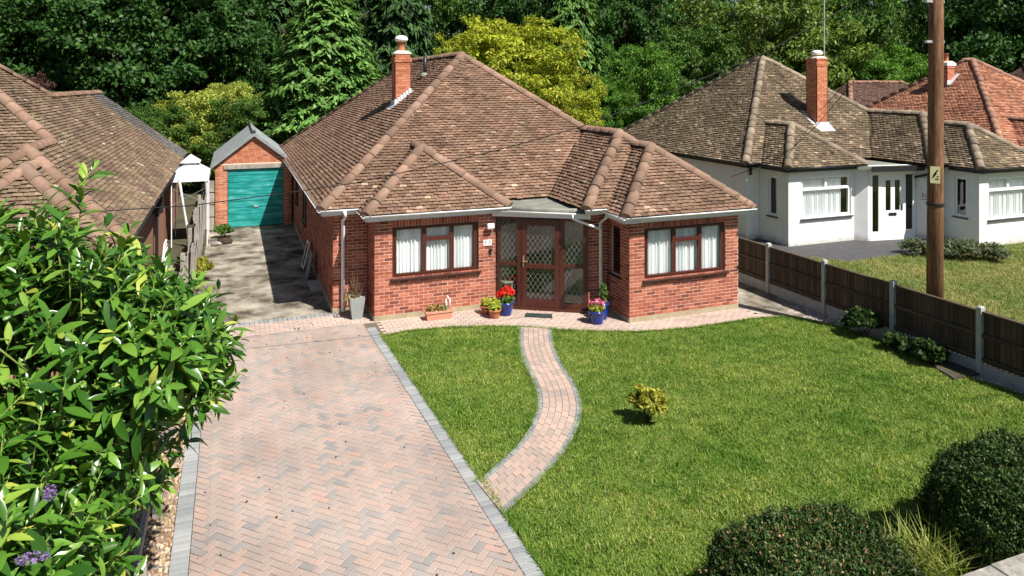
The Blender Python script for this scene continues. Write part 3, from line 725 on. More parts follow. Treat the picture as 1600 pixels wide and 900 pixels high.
wall(H1, (5.5, 0), (5.5, -2.05), WT, (), m_inner)
sw = (.16, .56, .95, 2.05)
wall(H1, (5.5, -2.05), (6.01, -2.05), WT, (), m_mortar, bricks=BK, plinth=.1)
wall(H1, (6.01, -2.05), (6.01, -3.016), WT, (sw,), m_mortar, bricks=BK, plinth=.1)
wall(H1, (6.01, -3.016), (8.94, -3.016), WT, (rw,), m_mortar, bricks=BK, soldier=(rw,), plinth=.12)
wall(H1, (8.94, -3.016), (8.94, 15.4), WT, (), m_mortar)
wall(H1, (8.94, 15.4), (0, 15.4), WT, (), m_mortar)
walls_empty = thing('brickwork', (4.5, -1, 0), None, None); walls_empty.parent = H1; walls_empty.matrix_parent_inverse = wm(H1).inverted()
lay(walls_empty, 'brick', 'brick_courses', brick_proto(m_brick), bw, m_brick, 300, bp)
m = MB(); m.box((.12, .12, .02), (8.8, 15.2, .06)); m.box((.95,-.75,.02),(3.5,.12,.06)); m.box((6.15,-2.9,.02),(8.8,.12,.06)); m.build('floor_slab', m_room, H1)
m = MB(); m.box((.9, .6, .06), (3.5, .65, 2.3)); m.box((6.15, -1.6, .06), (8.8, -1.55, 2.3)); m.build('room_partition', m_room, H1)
LTS = [(.03, .365, .03, .97), (.365, .685, .03, .71), (.365, .685, .71, .97), (.685, .97, .03, .97)]
ML, _ = frame_of((.79, -.875), (3.66, -.875)); MR, _ = frame_of((6.01, -3.016), (8.94, -3.016)); MS, _ = frame_of((6.01, -2.05), (6.01, -3.016))
window(H1, ML, *lw[:2], *lw[2:], LTS, m_wood, m_sill); window(H1, MR, *rw[:2], *rw[2:], LTS, m_wood, m_sill)
window(H1, MS, *sw[:2], *sw[2:], [(.05, .95, .03, .97)], m_wood, m_sill, glass=m_glass_d)
curtain(ML, lw[0]+.02, lw[1]-.02, lw[2]+.02, lw[3]-.1, .16, 'white net curtain behind the window left of the glazed porch')
curtain(MR, rw[0]+.02, rw[1]-.02, rw[2]+.02, rw[3]-.1, .16, 'white net curtain behind the window right of the glazed porch')
# side windows on the shaded left wall
MLf, _ = frame_of((0, 15.4), (0, 0))
for (y, z0, z1, ww) in ((6.3, .9, 2.1, .9), (9.2, 1.1, 2.0, .7)):
    q = thing('window', (-.02, y, z0), None, None); q.parent = H1; q.matrix_parent_inverse = wm(H1).inverted()
    m = MB()
    for (ya, yb, za, zb) in ((y, y+.06, z0, z1), (y+ww-.06, y+ww, z0, z1), (y+.06, y+ww-.06, z0, z0+.06), (y+.06, y+ww-.06, z1-.06, z1)): m.box((-.045, ya, za), (-.004, yb, zb))
    m.build('frame', m_wood, q); m = MB(); m.box((-.02, y+.06, z0+.06), (-.008, y+ww-.06, z1-.06)); m.build('pane', m_glass_k, q)
    m = MB(); m.box((-.1, y-.05, z0-.05), (-.004, y+ww+.05, z0)); m.build('sill', m_sill, q)
# porch
PA, PB = Vector((3.68, -.93, 0)), Vector((5.49, -2.06, 0)); MP, LP = frame_of(PA, PB)
PO = thing('porch', (PA+PB)/2, None, None); PO.parent = H1; PO.matrix_parent_inverse = wm(H1).inverted()
xs = [v/148.0*LP for v in (0, 4.2, 33, 48.8, 93.6, 109.4, 140, 148)]
ZT = 2.2
m = MB()
m.box((xs[0], 0, 0.06), (xs[1], .08, ZT), MP); m.box((xs[2], -.01, .06), (xs[2]+.1, .09, ZT), MP); m.box((xs[5]-.1, -.01, .06), (xs[5], .09, ZT), MP); m.box((xs[6], 0, .06), (xs[7], .08, ZT), MP)
m.box((xs[1], .002, 2.10), (xs[2], .078, ZT), MP); m.box((xs[5], .002, 2.10), (xs[6], .078, ZT), MP); m.box((xs[2]+.1, .002, 2.13), (xs[5]-.1, .078, ZT), MP)
for (a, b) in ((xs[1], xs[2]), (xs[5], xs[6])): m.box((a, .004, 1.02), (b, .076, 1.1), MP); m.box((a, .004, .06), (b, .076, .2), MP)
m.box((-.02, -.06, .0), (LP+.0, .12, .075), MP)
m.build('frame', m_wood, PO)
def leaded(parent, x0, x1, z0, z1, M, y=.03, step=.115):
    p = MB(); p.box((x0-.008, y+.004, z0-.008), (x1+.008, y+.008, z1+.008), M); pane = p.build('pane', m_glass_d, parent)
    s = MB(); tn = 1.45; Wd = x1-x0; Hd = z1-z0; k = -Hd/tn
    for sg in (1, -1):
        c = -Hd/tn if sg > 0 else 0.0
        end = Wd if sg > 0 else Wd + Hd/tn
        while c < end:
            # line x = c + sg*z/tn
            za, zb = 0.0, Hd; xa, xb = c + sg*za/tn, c + sg*zb/tn
            pts = [(xa, za), (xb, zb)]
            q = []
            lo, hi = 0.0, 1.0
            dx = xb-xa
            for (bound, sign) in ((0, 1), (Wd, -1)):
                if dx == 0: continue
                tt = (bound-xa)/dx
                if dx*sign > 0: lo = max(lo, tt)
                else: hi = min(hi, tt)
            if hi-lo > .03:
                A = (xa+dx*lo, Hd*lo); Bq = (xa+dx*hi, Hd*hi)
                d = Vector((Bq[0]-A[0], Bq[1]-A[1])).normalized(); nn = Vector((-d.y, d.x))*.0026
                s.add([(x0+A[0]-nn.x, y, z0+A[1]-nn.y), (x0+Bq[0]-nn.x, y, z0+Bq[1]-nn.y), (x0+Bq[0]+nn.x, y, z0+Bq[1]+nn.y), (x0+A[0]+nn.x, y, z0+A[1]+nn.y)], [(0,1,2,3)], M)
            c += step
    s.build('leading', m_leadstrip, pane)
for (a, b) in ((xs[1], xs[2]), (xs[5], xs[6])):
    f = thing('side_light', MP @ Vector(((a+b)/2, .03, .2)), None, None); f.parent = H1; f.matrix_parent_inverse = wm(H1).inverted()
    leaded(f, a, b, .2, 1.02, MP); leaded(f, a, b, 1.1, 2.10, MP)
dx0, dx1 = xs[2]+.105, xs[5]-.105
DO = thing('porch_door', MP @ Vector(((dx0+dx1)/2, .03, .08)), None, None); DO.parent = H1; DO.matrix_parent_inverse = wm(H1).inverted()
m = MB(); k = .11
m.box((dx0, -.02, .08), (dx0+k, .05, 2.12), MP); m.box((dx1-k, -.02, .08), (dx1, .05, 2.12), MP); m.box((dx0+k, -.018, .08), (dx1-k, .048, .26), MP); m.box((dx0+k, -.018, 1.98), (dx1-k, .048, 2.12), MP); m.box((dx0+k, -.018, .98), (dx1-k, .048, 1.08), MP)
m.build('door_frame', m_wood, DO); leaded(DO, dx0+k, dx1-k, .26, .98, MP); leaded(DO, dx0+k, dx1-k, 1.08, 1.98, MP)
m = MB(); m.box((dx0+.03, -.035, 1.02), (dx0+.06, -.02, 1.27), MP); m.box((dx0+.03, -.06, 1.13), (dx0+.15, -.04, 1.155), MP); m.build('handle', m_brass, DO)
# porch flat roof, fascia and gutter
q0, q1 = Vector((3.58, -1.0, 0)), Vector((5.5, -2.2, 0))
m = MB(); poly = [(q0.x, q0.y), (q1.x, q1.y), (5.55, -1.6), (5.5, -.1), (3.7, -.1), (3.5, -.6)]
top = [2.36, 2.36, 2.38, 2.42, 2.42, 2.38]; n = len(poly); rnd = [(q0.x+.03, q0.y+.07)]
m.add([(p[0], p[1], 2.25) for p in poly] + [(p[0], p[1], t_) for p, t_ in zip(poly, top)], [tuple(range(n-1,-1,-1)), tuple(range(n, 2*n))] + [(i, (i+1)%n, n+(i+1)%n, n+i) for i in range(n)])
m.build('porch_roof', m_lead, H1)
m = MB(); m.tube([q0+Vector((.02,.06,2.36)), q1+Vector((-.1,.1,2.36))], .06, 10)
for k in range(7):
    p = q0.lerp(q1, (k+.5)/7) + Vector((.08+random.uniform(-.05,.05), .3+random.uniform(-.05,.1), 2.44))
m.build('lead_roll', m_lead, H1, True)
MQ, LQ = frame_of(q0, q1)
m = MB(); m.box((-.05, -.02, 2.19), (LQ-.02, .0, 2.30), MQ); m.box((-.05, 0, 2.19), (LQ-.02, .3, 2.205), MQ); m.build('fascia', m_upvc2, H1)
gutter(H1, [(q0+Vector((0,0,2.33)), q1+Vector((-.1,.06,2.325)), MQ.to_3x3() @ Vector((0,-1,0)))], m_upvc, m_upvc2)
# porch interior
m = MB(); m.add([(3.66,-.9,.04),(5.5,-2.05,.04),(5.5,0,.04),(3.66,0,.04)], [(0,1,2,3)]); m.build('porch_floor', m_patio, H1)
m = MB(); m.box((4.35,-.06,.04),(5.2,-.012,2.05)); m.build('inner_door', m_wood, H1)
m = MB(); m.box((3.85,-.62,.46),(4.2,-.32,.5)); 
for (x, y) in ((3.87,-.6),(4.16,-.6),(3.87,-.35),(4.16,-.35)): m.box((x,y,.04),(x+.03,y+.03,.46))
for zz in (.58,.7,.82): m.box((3.87,-.34,zz),(4.19,-.32,zz+.07))
m.thing('wicker_chair', M_plain('cream_chair', (.7,.66,.5), .7, .3), (4.0,-.47,.04), 'cream slatted chair inside the glazed porch', 'chair')
# downpipes
pipe(H1, [(.22,-.36,2.42),(.22,-.36,2.28),(.22,-.075,2.16),(.22,-.075,.06)], m_upvc)
pipe(H1, [(5.78,-2.40,2.42),(5.78,-2.40,2.26),(5.78,-2.125,2.08),(5.78,-2.125,.04)], m_upvc)
pp0 = q0.lerp(q1, .8); pipe(H1, [(pp0.x,pp0.y-.06,2.28),(pp0.x,pp0.y-.06,2.2),(5.70,-2.26,1.96),(5.76,-2.16,1.94)], m_upvc, .03)
# wall lamp, house number, bell
lp = onY(764, 358, -.88)
m = MB(); m.box((lp.x-.04,-.90,lp.z-.02),(lp.x+.04,-.88,lp.z+.1)); m.tube([(lp.x,-.9,lp.z+.05),(lp.x+.02,-.96,lp.z+.08)], .012, 6)
ml = MB(); ml.add([(lp.x-.075,-1.03,lp.z+.05),(lp.x+.085,-1.03,lp.z+.05),(lp.x+.085,-.955,lp.z+.0),(lp.x-.075,-.955,lp.z+.0),(lp.x-.075,-1.01,lp.z+.16),(lp.x+.085,-1.01,lp.z+.16),(lp.x+.085,-.935,lp.z+.11),(lp.x-.075,-.935,lp.z+.11)], [(0,3,2,1),(4,5,6,7),(0,1,5,4),(1,2,6,5),(2,3,7,6),(3,0,4,7)])
LA = thing('flood_light', (lp.x,-.88,lp.z), 'small white flood light high on the wall beside the porch', 'lamp'); m.build('bracket', m_black, LA); ml.build('lamp_head', m_white, LA)
npx = onY(761.5, 379, -.88)
NP = thing('house_number', (npx.x,-.885,npx.z-.06), 'white house number plate 33 on the brick wall beside the porch', 'sign')
m = MB(); m.box((npx.x-.1,-.893,npx.z-.065),(npx.x+.1,-.878,npx.z+.065)); m.build('plate', m_white, NP)
def text(body, size, loc, rot, mat, parent):
    cu = bpy.data.curves.new('lettering', 'FONT'); cu.body = body; cu.size = size; cu.align_x = 'CENTER'; cu.align_y = 'CENTER'; cu.extrude = .001
    o = bpy.data.objects.new('lettering', cu); C.objects.link(o); dg = bpy.context.evaluated_depsgraph_get()
    me = bpy.data.meshes.new_from_object(o.evaluated_get(dg)); bpy.data.objects.remove(o)
    me.materials.clear(); me.materials.append(mat); q = link('lettering', me, parent); q.matrix_basis = Matrix.Translation(loc) @ rot; return q
RX = Matrix.Rotation(R(90), 4, 'X')
text('3 3', .13, (npx.x,-.896,npx.z), RX, m_black, NP)
kb = onY(766, 391, -.88); m = MB(); m.box((kb.x-.035,-.91,kb.z-.03),(kb.x+.035,-.876,kb.z+.03)); m.tube([(kb.x,-.9,kb.z-.03),(kb.x,-.9,kb.z-.1)], .02, 8); m.thing('door_bell', m_black, (kb.x,-.88,kb.z-.1), 'black door bell under the house number plate', 'bell')
# chimney of the brick house
def chimney(parent, x0, y0, w_, d_, zb, zt, pots, bm_, name='chimney', band=True, capm=m_flash):
    CH = thing(name, (x0+w_/2, y0+d_/2, zb), None, None); CH.parent = parent; CH.matrix_parent_inverse = wm(parent).inverted()
    whole, part = [], MB(); 
    for (a, b) in (((x0,y0),(x0+w_,y0)), ((x0+w_,y0),(x0+w_,y0+d_)), ((x0+w_,y0+d_),(x0,y0+d_)), ((x0,y0+d_),(x0,y0))):
        M, L = frame_of(a, b); z = zb; j = 0
        while z < zt-.07:
            x = -.1125 if j % 2 else 0
            proud = -.02 if (band and zt-.30 < z < zt-.2) or z > zt-.08 else 0
            while x < L:
                c0, c1 = max(x, 0), min(x+.215, L)
                if c1-c0 > .02: part.box((c0, proud, z), (c1, .02, z+.065), M)
                x += .225
            z += .075; j += 1
    m = MB(); m.box((x0+.01, y0+.01, zb-.3), (x0+w_-.01, y0+d_-.01, zt-.02)); m.build('stack', m_mortar, CH)
    tag(part.build('brick_courses', bm_, CH), kind='stuff')
    m = MB(); m.add([(x0-.02,y0-.02,zt-.03),(x0+w_+.02,y0-.02,zt-.03),(x0+w_+.02,y0+d_+.02,zt-.03),(x0-.02,y0+d_+.02,zt-.03),(x0+.08,y0+.08,zt+.06),(x0+w_-.08,y0+.08,zt+.06),(x0+w_-.08,y0+d_-.08,zt+.06),(x0+.08,y0+d_-.08,zt+.06)], [(4,5,6,7),(0,1,5,4),(1,2,6,5),(2,3,7,6),(3,0,4,7)]); m.build('flaunching', m_mortar, CH)
    for (px_, py_, r_, h_, cap) in pots:
        m = MB(); m.lathe([(r_,0),(r_,h_*.15),(r_*.85,h_*.2),(r_*.8,h_*.9),(r_*.95,h_*.92),(r_*.95,h_)], (x0+px_, y0+py_, zt), 14); pt = m.build('chimney_pot', m_terra, CH, True)
        if cap: m = MB(); m.lathe([(r_*.9,0),(r_*1.55,.03),(r_*1.6,.1),(r_*1.2,.17),(r_*.3,.2)], (x0+px_, y0+py_, zt+h_-.02), 14); m.build('cowl', m_white, pt, True)
    return CH
def slope_z(x): return ZE + SL*(x+.3)
CH1 = chimney(H1, 2.48, 4.9, .5, .5, 4.3, 6.24, [(.25,.25,.13,.36,True)], m_brick_o)
m = MB()
for k in range(6):                     # stepped lead flashing on the front face
    x0_ = 2.47 + k*.085; zz = slope_z(x0_)
    m.box((x0_, 4.875, zz-.02), (x0_+.095, 4.899, zz+.2))
m.add([(2.44,4.70,slope_z(2.44)+.045),(3.02,4.70,slope_z(3.02)+.045),(3.02,4.9,slope_z(3.02)+.05),(2.44,4.9,slope_z(2.44)+.05),(2.44,4.70,slope_z(2.44)+.035),(3.02,4.70,slope_z(3.02)+.035)], [(0,1,2,3),(4,5,1,0)])
m.add([(2.28,4.70,slope_z(2.28)+.04),(2.46,4.70,slope_z(2.46)+.05),(2.46,5.45,slope_z(2.46)+.05),(2.28,5.45,slope_z(2.28)+.04)], [(0,1,2,3)])
m.box((2.455,4.89,slope_z(2.46)),(2.478,5.42,slope_z(2.46)+.18)); m.build('flashing', m_flash, H1)
VP = thing('vent_pipe', (3.62,5.69,5.5), None, None); VP.parent = H1; VP.matrix_parent_inverse = wm(H1).inverted()
m = MB(); m.tube([(3.62,5.69,5.4),(3.62,5.69,6.2)], .06, 12); m.build('pipe', m_black, VP, True)
m = MB(); m.lathe([(.15,-.06),(.13,.06),(.07,.12)], (3.6,5.69,5.52), 12); m.build('collar', m_lead, VP, True)

# ------------------------------------------------------------------ the white bungalow and the two others
def plain_house(name, label, u0, v0, ze, wmat, tmat, rmat, d, skip, limit, style):
    H = thing(name, (u0+4.5, v0+4, 0), label, 'house'); wt = ze-.09
    roof_from(d, H, tmat, rmat, limit, skip)
    return H, wt
U2, V2_, Z2 = 14.09, 3.0, 2.62
D2 = template(U2, V2_, Z2, W=9.0, L=9.2, bay=(.54, 3.34, 1.37), wx=5.5, yw=-2.43, c0=6.2, yb=-3.67)
H2, w2 = plain_house('bungalow', 'white rendered bungalow with mossy brown hip roof and white front door', U2, V2_, Z2, m_render_w, m_tile_w, m_ridge_w, D2, (4,5,6), 0, 0)
gutter(H2, [s for i, s in enumerate(eaves_segs(D2)) if i not in (5, 6)], m_black, m_black)
X2 = lambda x: U2 + x; Y2 = lambda y: V2_ + y
def w2l(x, y): return (U2+x, V2_+y)
pw = onY(1252, 275, Y2(-1.37)); pw2 = onY(1330, 336, Y2(-1.37))
lw2 = (pw.x-X2(.54), pw2.x-X2(.54), .88, 2.22)
rw2 = (.42, 2.4, .88, 2.22); sw2 = (.42, .84, .9, 2.22); sw3 = (.38, .82, .9, 2.2)
wall(H2, w2l(0, 9.2), w2l(0, 0), w2, (), m_render_w); wall(H2, w2l(0,0), w2l(.54,0), w2, (), m_render_w)
wall(H2, w2l(.54,0), w2l(.54,-1.37), w2, (sw2,), m_render_w); wall(H2, w2l(.54,-1.37), w2l(3.34,-1.37), w2, (lw2,), m_render_w)
wall(H2, w2l(3.34,-1.37), w2l(3.62,-1.66), w2, (), m_render_w)
wall(H2, w2l(5.5,-1.95), w2l(5.75,-2.43), w2, (), m_render_w); wall(H2, w2l(5.75,-2.43), w2l(6.2,-2.43), w2, (), m_render_w)
wall(H2, w2l(6.2,-2.43), w2l(6.2,-3.67), w2, (sw3,), m_render_w); wall(H2, w2l(6.2,-3.67), w2l(9.0,-3.67), w2, (rw2,), m_render_w)
wall(H2, w2l(9.0,-3.67), w2l(9.0,9.2), w2, (), m_render_w); wall(H2, w2l(9.0,9.2), w2l(0,9.2), w2, (), m_render_w)
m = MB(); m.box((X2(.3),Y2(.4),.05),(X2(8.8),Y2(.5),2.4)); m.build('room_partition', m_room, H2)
MA, _ = frame_of(w2l(.54,-1.37), w2l(3.34,-1.37)); MBr, _ = frame_of(w2l(6.2,-3.67), w2l(9.0,-3.67)); MC, _ = frame_of(w2l(.54,0), w2l(.54,-1.37)); MD, _ = frame_of(w2l(6.2,-2.43), w2l(6.2,-3.67))
LT2 = [(.02,.98,.02,.70), (.02,.5,.70,.98), (.5,.98,.70,.98)]
window(H2, MA, *lw2, LT2, m_upvc, m_black); window(H2, MBr, *rw2, LT2, m_upvc, m_black)
window(H2, MC, *sw2, [(.05,.95,.02,.98)], m_upvc, m_black, glass=m_glass_k); window(H2, MD, *sw3, [(.05,.95,.02,.98)], m_upvc, m_black, glass=m_glass_k)
curtain(MA, lw2[0]+.02, lw2[1]-.3, lw2[2]+.02, lw2[3]-.1, .16, 'white net curtain in the bay window left of the white front door'); curtain(MBr, rw2[0]+.02, rw2[1]-.02, rw2[2]+.02, rw2[3]-.1, .16, 'white net curtain in the window right of the wooden pole')
# white door
MW, LW = frame_of(w2l(3.62,-1.66), w2l(5.5,-1.95)); wd = wall(H2, w2l(3.62,-1.66), w2l(5.5,-1.95), w2, ((.1,1.86,.0,2.3),), m_render_w)
PD = thing('front_door', MW @ Vector((.95,0,0)), None, None); PD.parent = H2; PD.matrix_parent_inverse = wm(H2).inverted()
m = MB()
for (a, b) in ((.1,.2),(.44,.56),(1.4,1.5),(1.78,1.86)): m.box((a,.02,.06),(b,.1,2.3),MW)
for (a, b) in ((.2,.44),(1.5,1.78)): m.box((a,.022,2.2),(b,.098,2.3),MW); m.box((a,.022,.06),(b,.098,.3 if a<1 else .34),MW)
m.box((.56,.022,2.2),(1.4,.098,2.3),MW); m.box((.1,.0,.0),(1.86,.12,.06),MW); m.build('door_frame', m_upvc, PD)
m = MB()
for r in rects(.84, 2.2, ((.16,.36,1.0,2.02),(.52,.72,1.0,2.02)), .06): m.box((.56+r[0],.03,r[2]),(.56+r[1],.09,r[3]),MW)
m.build('door_leaf', m_upvc, PD)
for (a, b, c_, d_) in ((.2,.44,.3,2.2),(1.5,1.78,.34,2.2),(.72,.92,1.0,2.02),(1.08,1.28,1.0,2.02)):
    m = MB(); m.box((a-.004,.05,c_-.004),(b+.004,.055,d_+.004),MW); m.build('pane', m_glass_k, PD)
m = MB(); m.box((.84,.015,.82),(1.14,.03,.92),MW); m.build('letter_box', m_black, PD); m = MB(); m.box((1.32,.0,1.0),(1.36,.03,1.2),MW); m.build('handle', m_black, PD)
m = MB(); pr2 = [w2l(3.2,-1.65), w2l(3.6,-1.95), w2l(5.4,-2.25), w2l(5.75,-2.3), w2l(5.6,0), w2l(3.3,0)]; m.prism(pr2, 2.42, 2.52); m.build('porch_roof', m_lead, H2)
m = MB(); Mq, Lq = frame_of(pr2[1], pr2[2]); m.box((-.1,-.03,2.36),(Lq+.1,-.004,2.54),Mq); m.build('fascia', m_black, H2)
m = MB(); a_ = w2l(5.56,-2.1); m.box((.02,-.06,1.75),(.3,.0,2.1),frame_of(w2l(5.5,-1.95), w2l(5.75,-2.43))[0]); m.build('vent_hood', m_upvc2, H2)
MN, LN = frame_of(w2l(5.5,-1.95), w2l(5.75,-2.43))
NP2 = thing('house_number', MN @ Vector((.24,0,1.3)), 'dark house number on the white wall beside the white door', 'sign'); m = MB(); m.box((.14,-.012,1.36),(.34,0,1.375),MN); m.build('underline', m_black, NP2)
text('31', .2, MN @ Vector((.24,-.006,1.5)), Matrix.Rotation(math.atan2(MN[1][0], MN[0][0]), 4, 'Z') @ RX, m_black, NP2)
pipe(H2, [w2l(5.78,-2.52)+(2.5,), w2l(5.78,-2.5)+(2.3,), w2l(5.3,-2.05)+(2.12,)], m_black)
pipe(H2, [w2l(.1,-.08)+(2.5,), w2l(.1,-.08)+(2.2,)], m_black)
SLZ = lambda y: Z2 + SL*(y-V2_+.3)
chimney(H2, 18.2, 4.1, .52, .55, 3.4, 6.25, [(.26,.27,.13,.12,True)], m_brick_o)
m = MB(); m.box((18.15,4.07,SLZ(4.07)-.1),(18.77,4.095,SLZ(4.07)+.16)); m.add([(18.1,3.8,SLZ(3.8)+.05),(18.82,3.8,SLZ(3.8)+.05),(18.82,4.09,SLZ(4.09)+.06),(18.1,4.09,SLZ(4.09)+.06)], [(0,1,2,3)]); m.add([(18.02,3.9,SLZ(3.9)+.05),(18.19,3.9,SLZ(3.9)+.05),(18.19,4.75,SLZ(4.75)+.05),(18.02,4.75,SLZ(4.75)+.05)], [(0,1,2,3)]); m.build('flashing', m_flash, H2)
AE = thing('tv_aerial', (18.85,4.4,5.5), 'thin metal aerial mast strapped to the chimney of the white bungalow', 'aerial')
m = MB(); m.tube([(18.85,4.4,5.2),(18.95,4.5,8.6)], .022, 6); m.build('mast', m_alu, AE)
for z in (5.45, 5.85): m = MB(); m.box((18.7,4.38,z),(18.95,4.42,z+.03)); m.build('bracket', m_alu, AE)
m = MB(); m.tube([(18.95,4.5,8.5),(18.3,4.0,8.5)], .012, 5); m.build('boom', m_alu, AE)

D3 = template(24.5, 1.45, 2.62, L=9.3)
H3, w3 = plain_house('bungalow', 'brick bungalow with orange red tiled roof behind the wooden pole', 24.5, 1.45, 2.62, m_render_w, m_tile_r, m_ridge_r, D3, (4,5,6), 0, 0)
for a, b in (((0,9.3),(0,0)), ((0,0),(.79,0)), ((.79,0),(.79,-.9)), ((.79,-.9),(3.66,-.9)), ((3.66,-.9),(5.5,-2.05)), ((5.5,-2.05),(6.01,-2.05)), ((6.01,-2.05),(6.01,-3.0)), ((6.01,-3.0),(8.94,-3.0)), ((8.94,-3.0),(8.94,9.3)), ((8.94,9.3),(0,9.3))):
    wall(H3, (24.5+a[0],1.45+a[1]), (24.5+b[0],1.45+b[1]), w3, (), m_pinkwall)
def hit_slope(px, py, u0, ze):
    d = ray(px, py); t = (ze + SL*(CAM.x-u0+.3) - CAM.z)/(d.z - SL*d.x); return CAM + d*t
hp = hit_slope(1480, 136, 24.5, 2.62)
chimney(H3, hp.x, hp.y, .5, .5, hp.z-.5, hp.z+1.1, [(.25,.25,.12,.4,False)], m_brick_o)
m = MB(); m.add([(hp.x-.05,hp.y-.2,hp.z+.1),(hp.x+.55,hp.y-.2,hp.z+.1+.5),(hp.x+.55,hp.y-.02,hp.z+.1+.5),(hp.x-.05,hp.y-.02,hp.z+.1)], [(0,1,2,3)]); m.box((hp.x-.03,hp.y-.03,hp.z-.1),(hp.x+.5,hp.y-.004,hp.z+.3)); m.build('flashing', m_flash, H3)
m = MB(); m.box((hp.x-.03,hp.y-.03,hp.z+.95),(hp.x+.53,hp.y+.53,hp.z+1.05)); m.build('chimney_cap', m_white, H3)

# far brown roofs behind
def hip_house(name, label, c, sx, sy, ze, zr, tm, rm, wm_):
    H = thing(name, (c[0], c[1], 0), label, 'house'); r = Roof(H, tm, rm, (c[0], c[1], ze)); x0, x1, y0, y1 = c[0]-sx/2, c[0]+sx/2, c[1]-sy/2, c[1]+sy/2; k = sy/2
    V = lambda x, y, z: Vector((x, y, z))
    r.plane([V(x0,y0,ze),V(x1,y0,ze),V(x1-k,c[1],zr),V(x0+k,c[1],zr)]); r.plane([V(x0,y0,ze),V(x0+k,c[1],zr),V(x0,y1,ze)]); r.plane([V(x1,y0,ze),V(x1,y1,ze),V(x1-k,c[1],zr)], True); r.plane([V(x0,y1,ze),V(x0+k,c[1],zr),V(x1-k,c[1],zr),V(x1,y1,ze)], True)
    r.ridge(V(x0+k,c[1],zr), V(x1-k,c[1],zr)); r.ridge(V(x0,y0,ze), V(x0+k,c[1],zr)); r.ridge(V(x1,y0,ze), V(x1-k,c[1],zr)); r.under(); r.tiles(0)
    for a, b in (((x0+.3,y1-.3),(x0+.3,y0+.3)), ((x0+.3,y0+.3),(x1-.3,y0+.3)), ((x1-.3,y0+.3),(x1-.3,y1-.3))): wall(H, a, b, ze-.06, (), wm_)
m_tile_d = M_piece('roof_tile_dark', [(0, (.07,.04,.03)), (.5, (.115,.068,.05)), (1, (.16,.1,.075))])
q = atD(1392, 41); hip_house('bungalow', 'dark brown roofed house far behind the white bungalow', (q.x, q.y+1), 11, 7, 2.5, 5.35, m_tile_d, m_ridge_r, m_pinkwall)
q = atD(1660, 40); hip_house('bungalow', 'dark brown roof at the right edge behind the orange roof', (q.x, q.y+1), 11, 8, 2.6, 6.3, m_tile_d, m_ridge_r, m_pinkwall)

# left neighbour
U4, V4 = -13.14, 0.0
D4 = template(U4, V4, ZE, L=10.3); D4['hips'][4] = (Vector((-7.07, 7.4, ZE+SL*3.17)), D4['hips'][4][1])
H4, w4 = plain_house('bungalow', 'neighbouring bungalow at left with long weathered brown roof', U4, V4, ZE, m_pinkwall, m_tile_l, m_ridge, D4, (0,6), 300, 0)
for a, b in (((0,10.3),(0,0)), ((0,0),(5.5,-2.05)), ((5.5,-2.05),(6.01,-3.0)), ((6.01,-3.0),(8.94,-3.0)), ((8.94,-3.0),(8.94,15.6)), ((8.94,15.6),(2.9,15.6))):
    wall(H4, (U4+a[0],a[1]), (U4+b[0],b[1]), w4, (), m_pinkwall)
r4 = Roof(H4, m_tile_l, m_ridge, (-7,12,2.5)); V = lambda x, y, z: Vector((x, y, z))
zg = ZE + SL*3.17
xr4 = -7.07; ex = U4+8.94+.3
r4.plane([V(ex,10.5,ZE), V(xr4,7.1,zg), V(xr4,13.0,zg), V(ex,13.0,ZE)][::1], mat=m_tile_l)
r4.plane([V(ex,13.0,ZE), V(xr4,13.0,zg), V(xr4,15.8,zg), V(ex,15.8,ZE)], mat=m_tile_g)
r4.plane([V(xr4-3.17,7,ZE), V(xr4,7.1,zg), V(xr4,15.8,zg), V(xr4-3.17,15.8,ZE)], True)
r4.ridge(V(xr4,7.2,zg), V(xr4,15.8,zg)); r4.under(); r4.tiles(0)
m = MB(); m.add([V(ex,15.82,ZE-.1),V(ex,15.82,ZE+.02),V(xr4,15.82,zg+.03),V(xr4,15.82,zg-.1),V(ex,15.75,ZE-.1),V(ex,15.75,ZE+.02),V(xr4,15.75,zg+.03),V(xr4,15.75,zg-.1)], [(0,1,2,3),(7,6,5,4),(1,5,6,2),(0,3,7,4)]); m.build('verge_board', m_black, H4)
gutter(H4, [(V(ex,-2.3,ZE), V(ex,15.8,ZE), (1,0,0))], m_black, m_black)
m = MB(); m.box((-4.2,5.2,1.7),(-3.95,5.5,2.3)); m.tube([(-4.1,5.3,2.3),(-4.1,5.3,0)], .04, 8); m.build('hopper', m_black, H4)

# ------------------------------------------------------------------ garage
GY, GX0, GX1, GA = 11.4, -2.72, -.06, 3.40; GE = 2.36; gm_ = (GX0+GX1)/2
GH = thing('garage', (gm_, GY, 0), 'small brick garage with teal door at the end of the side drive', 'garage')
bw2, bp2 = [], MB(); gop = (.42, 2.36, 0, 2.15)
wall(GH, (GX0,GY), (GX1,GY), GE, (gop,), m_mortar, bricks=(bw2,bp2)); wall(GH, (GX0,GY+5.5), (GX0,GY), GE, (), m_pinkwall); wall(GH, (GX1,GY), (GX1,GY+5.5), GE, (), m_pinkwall); wall(GH, (GX1,GY+5.5), (GX0,GY+5.5), GE, (), m_pinkwall)
m = MB(); m.add([(GX0,GY+.009,GE),(GX1,GY+.009,GE),(gm_,GY+.009,GA),(GX0,GY+.1,GE),(GX1,GY+.1,GE),(gm_,GY+.1,GA)], [(0,1,2),(5,4,3),(0,2,5,3),(1,4,5,2)]); m.build('gable', m_mortar, GH)
z = GE+.005; j = 0
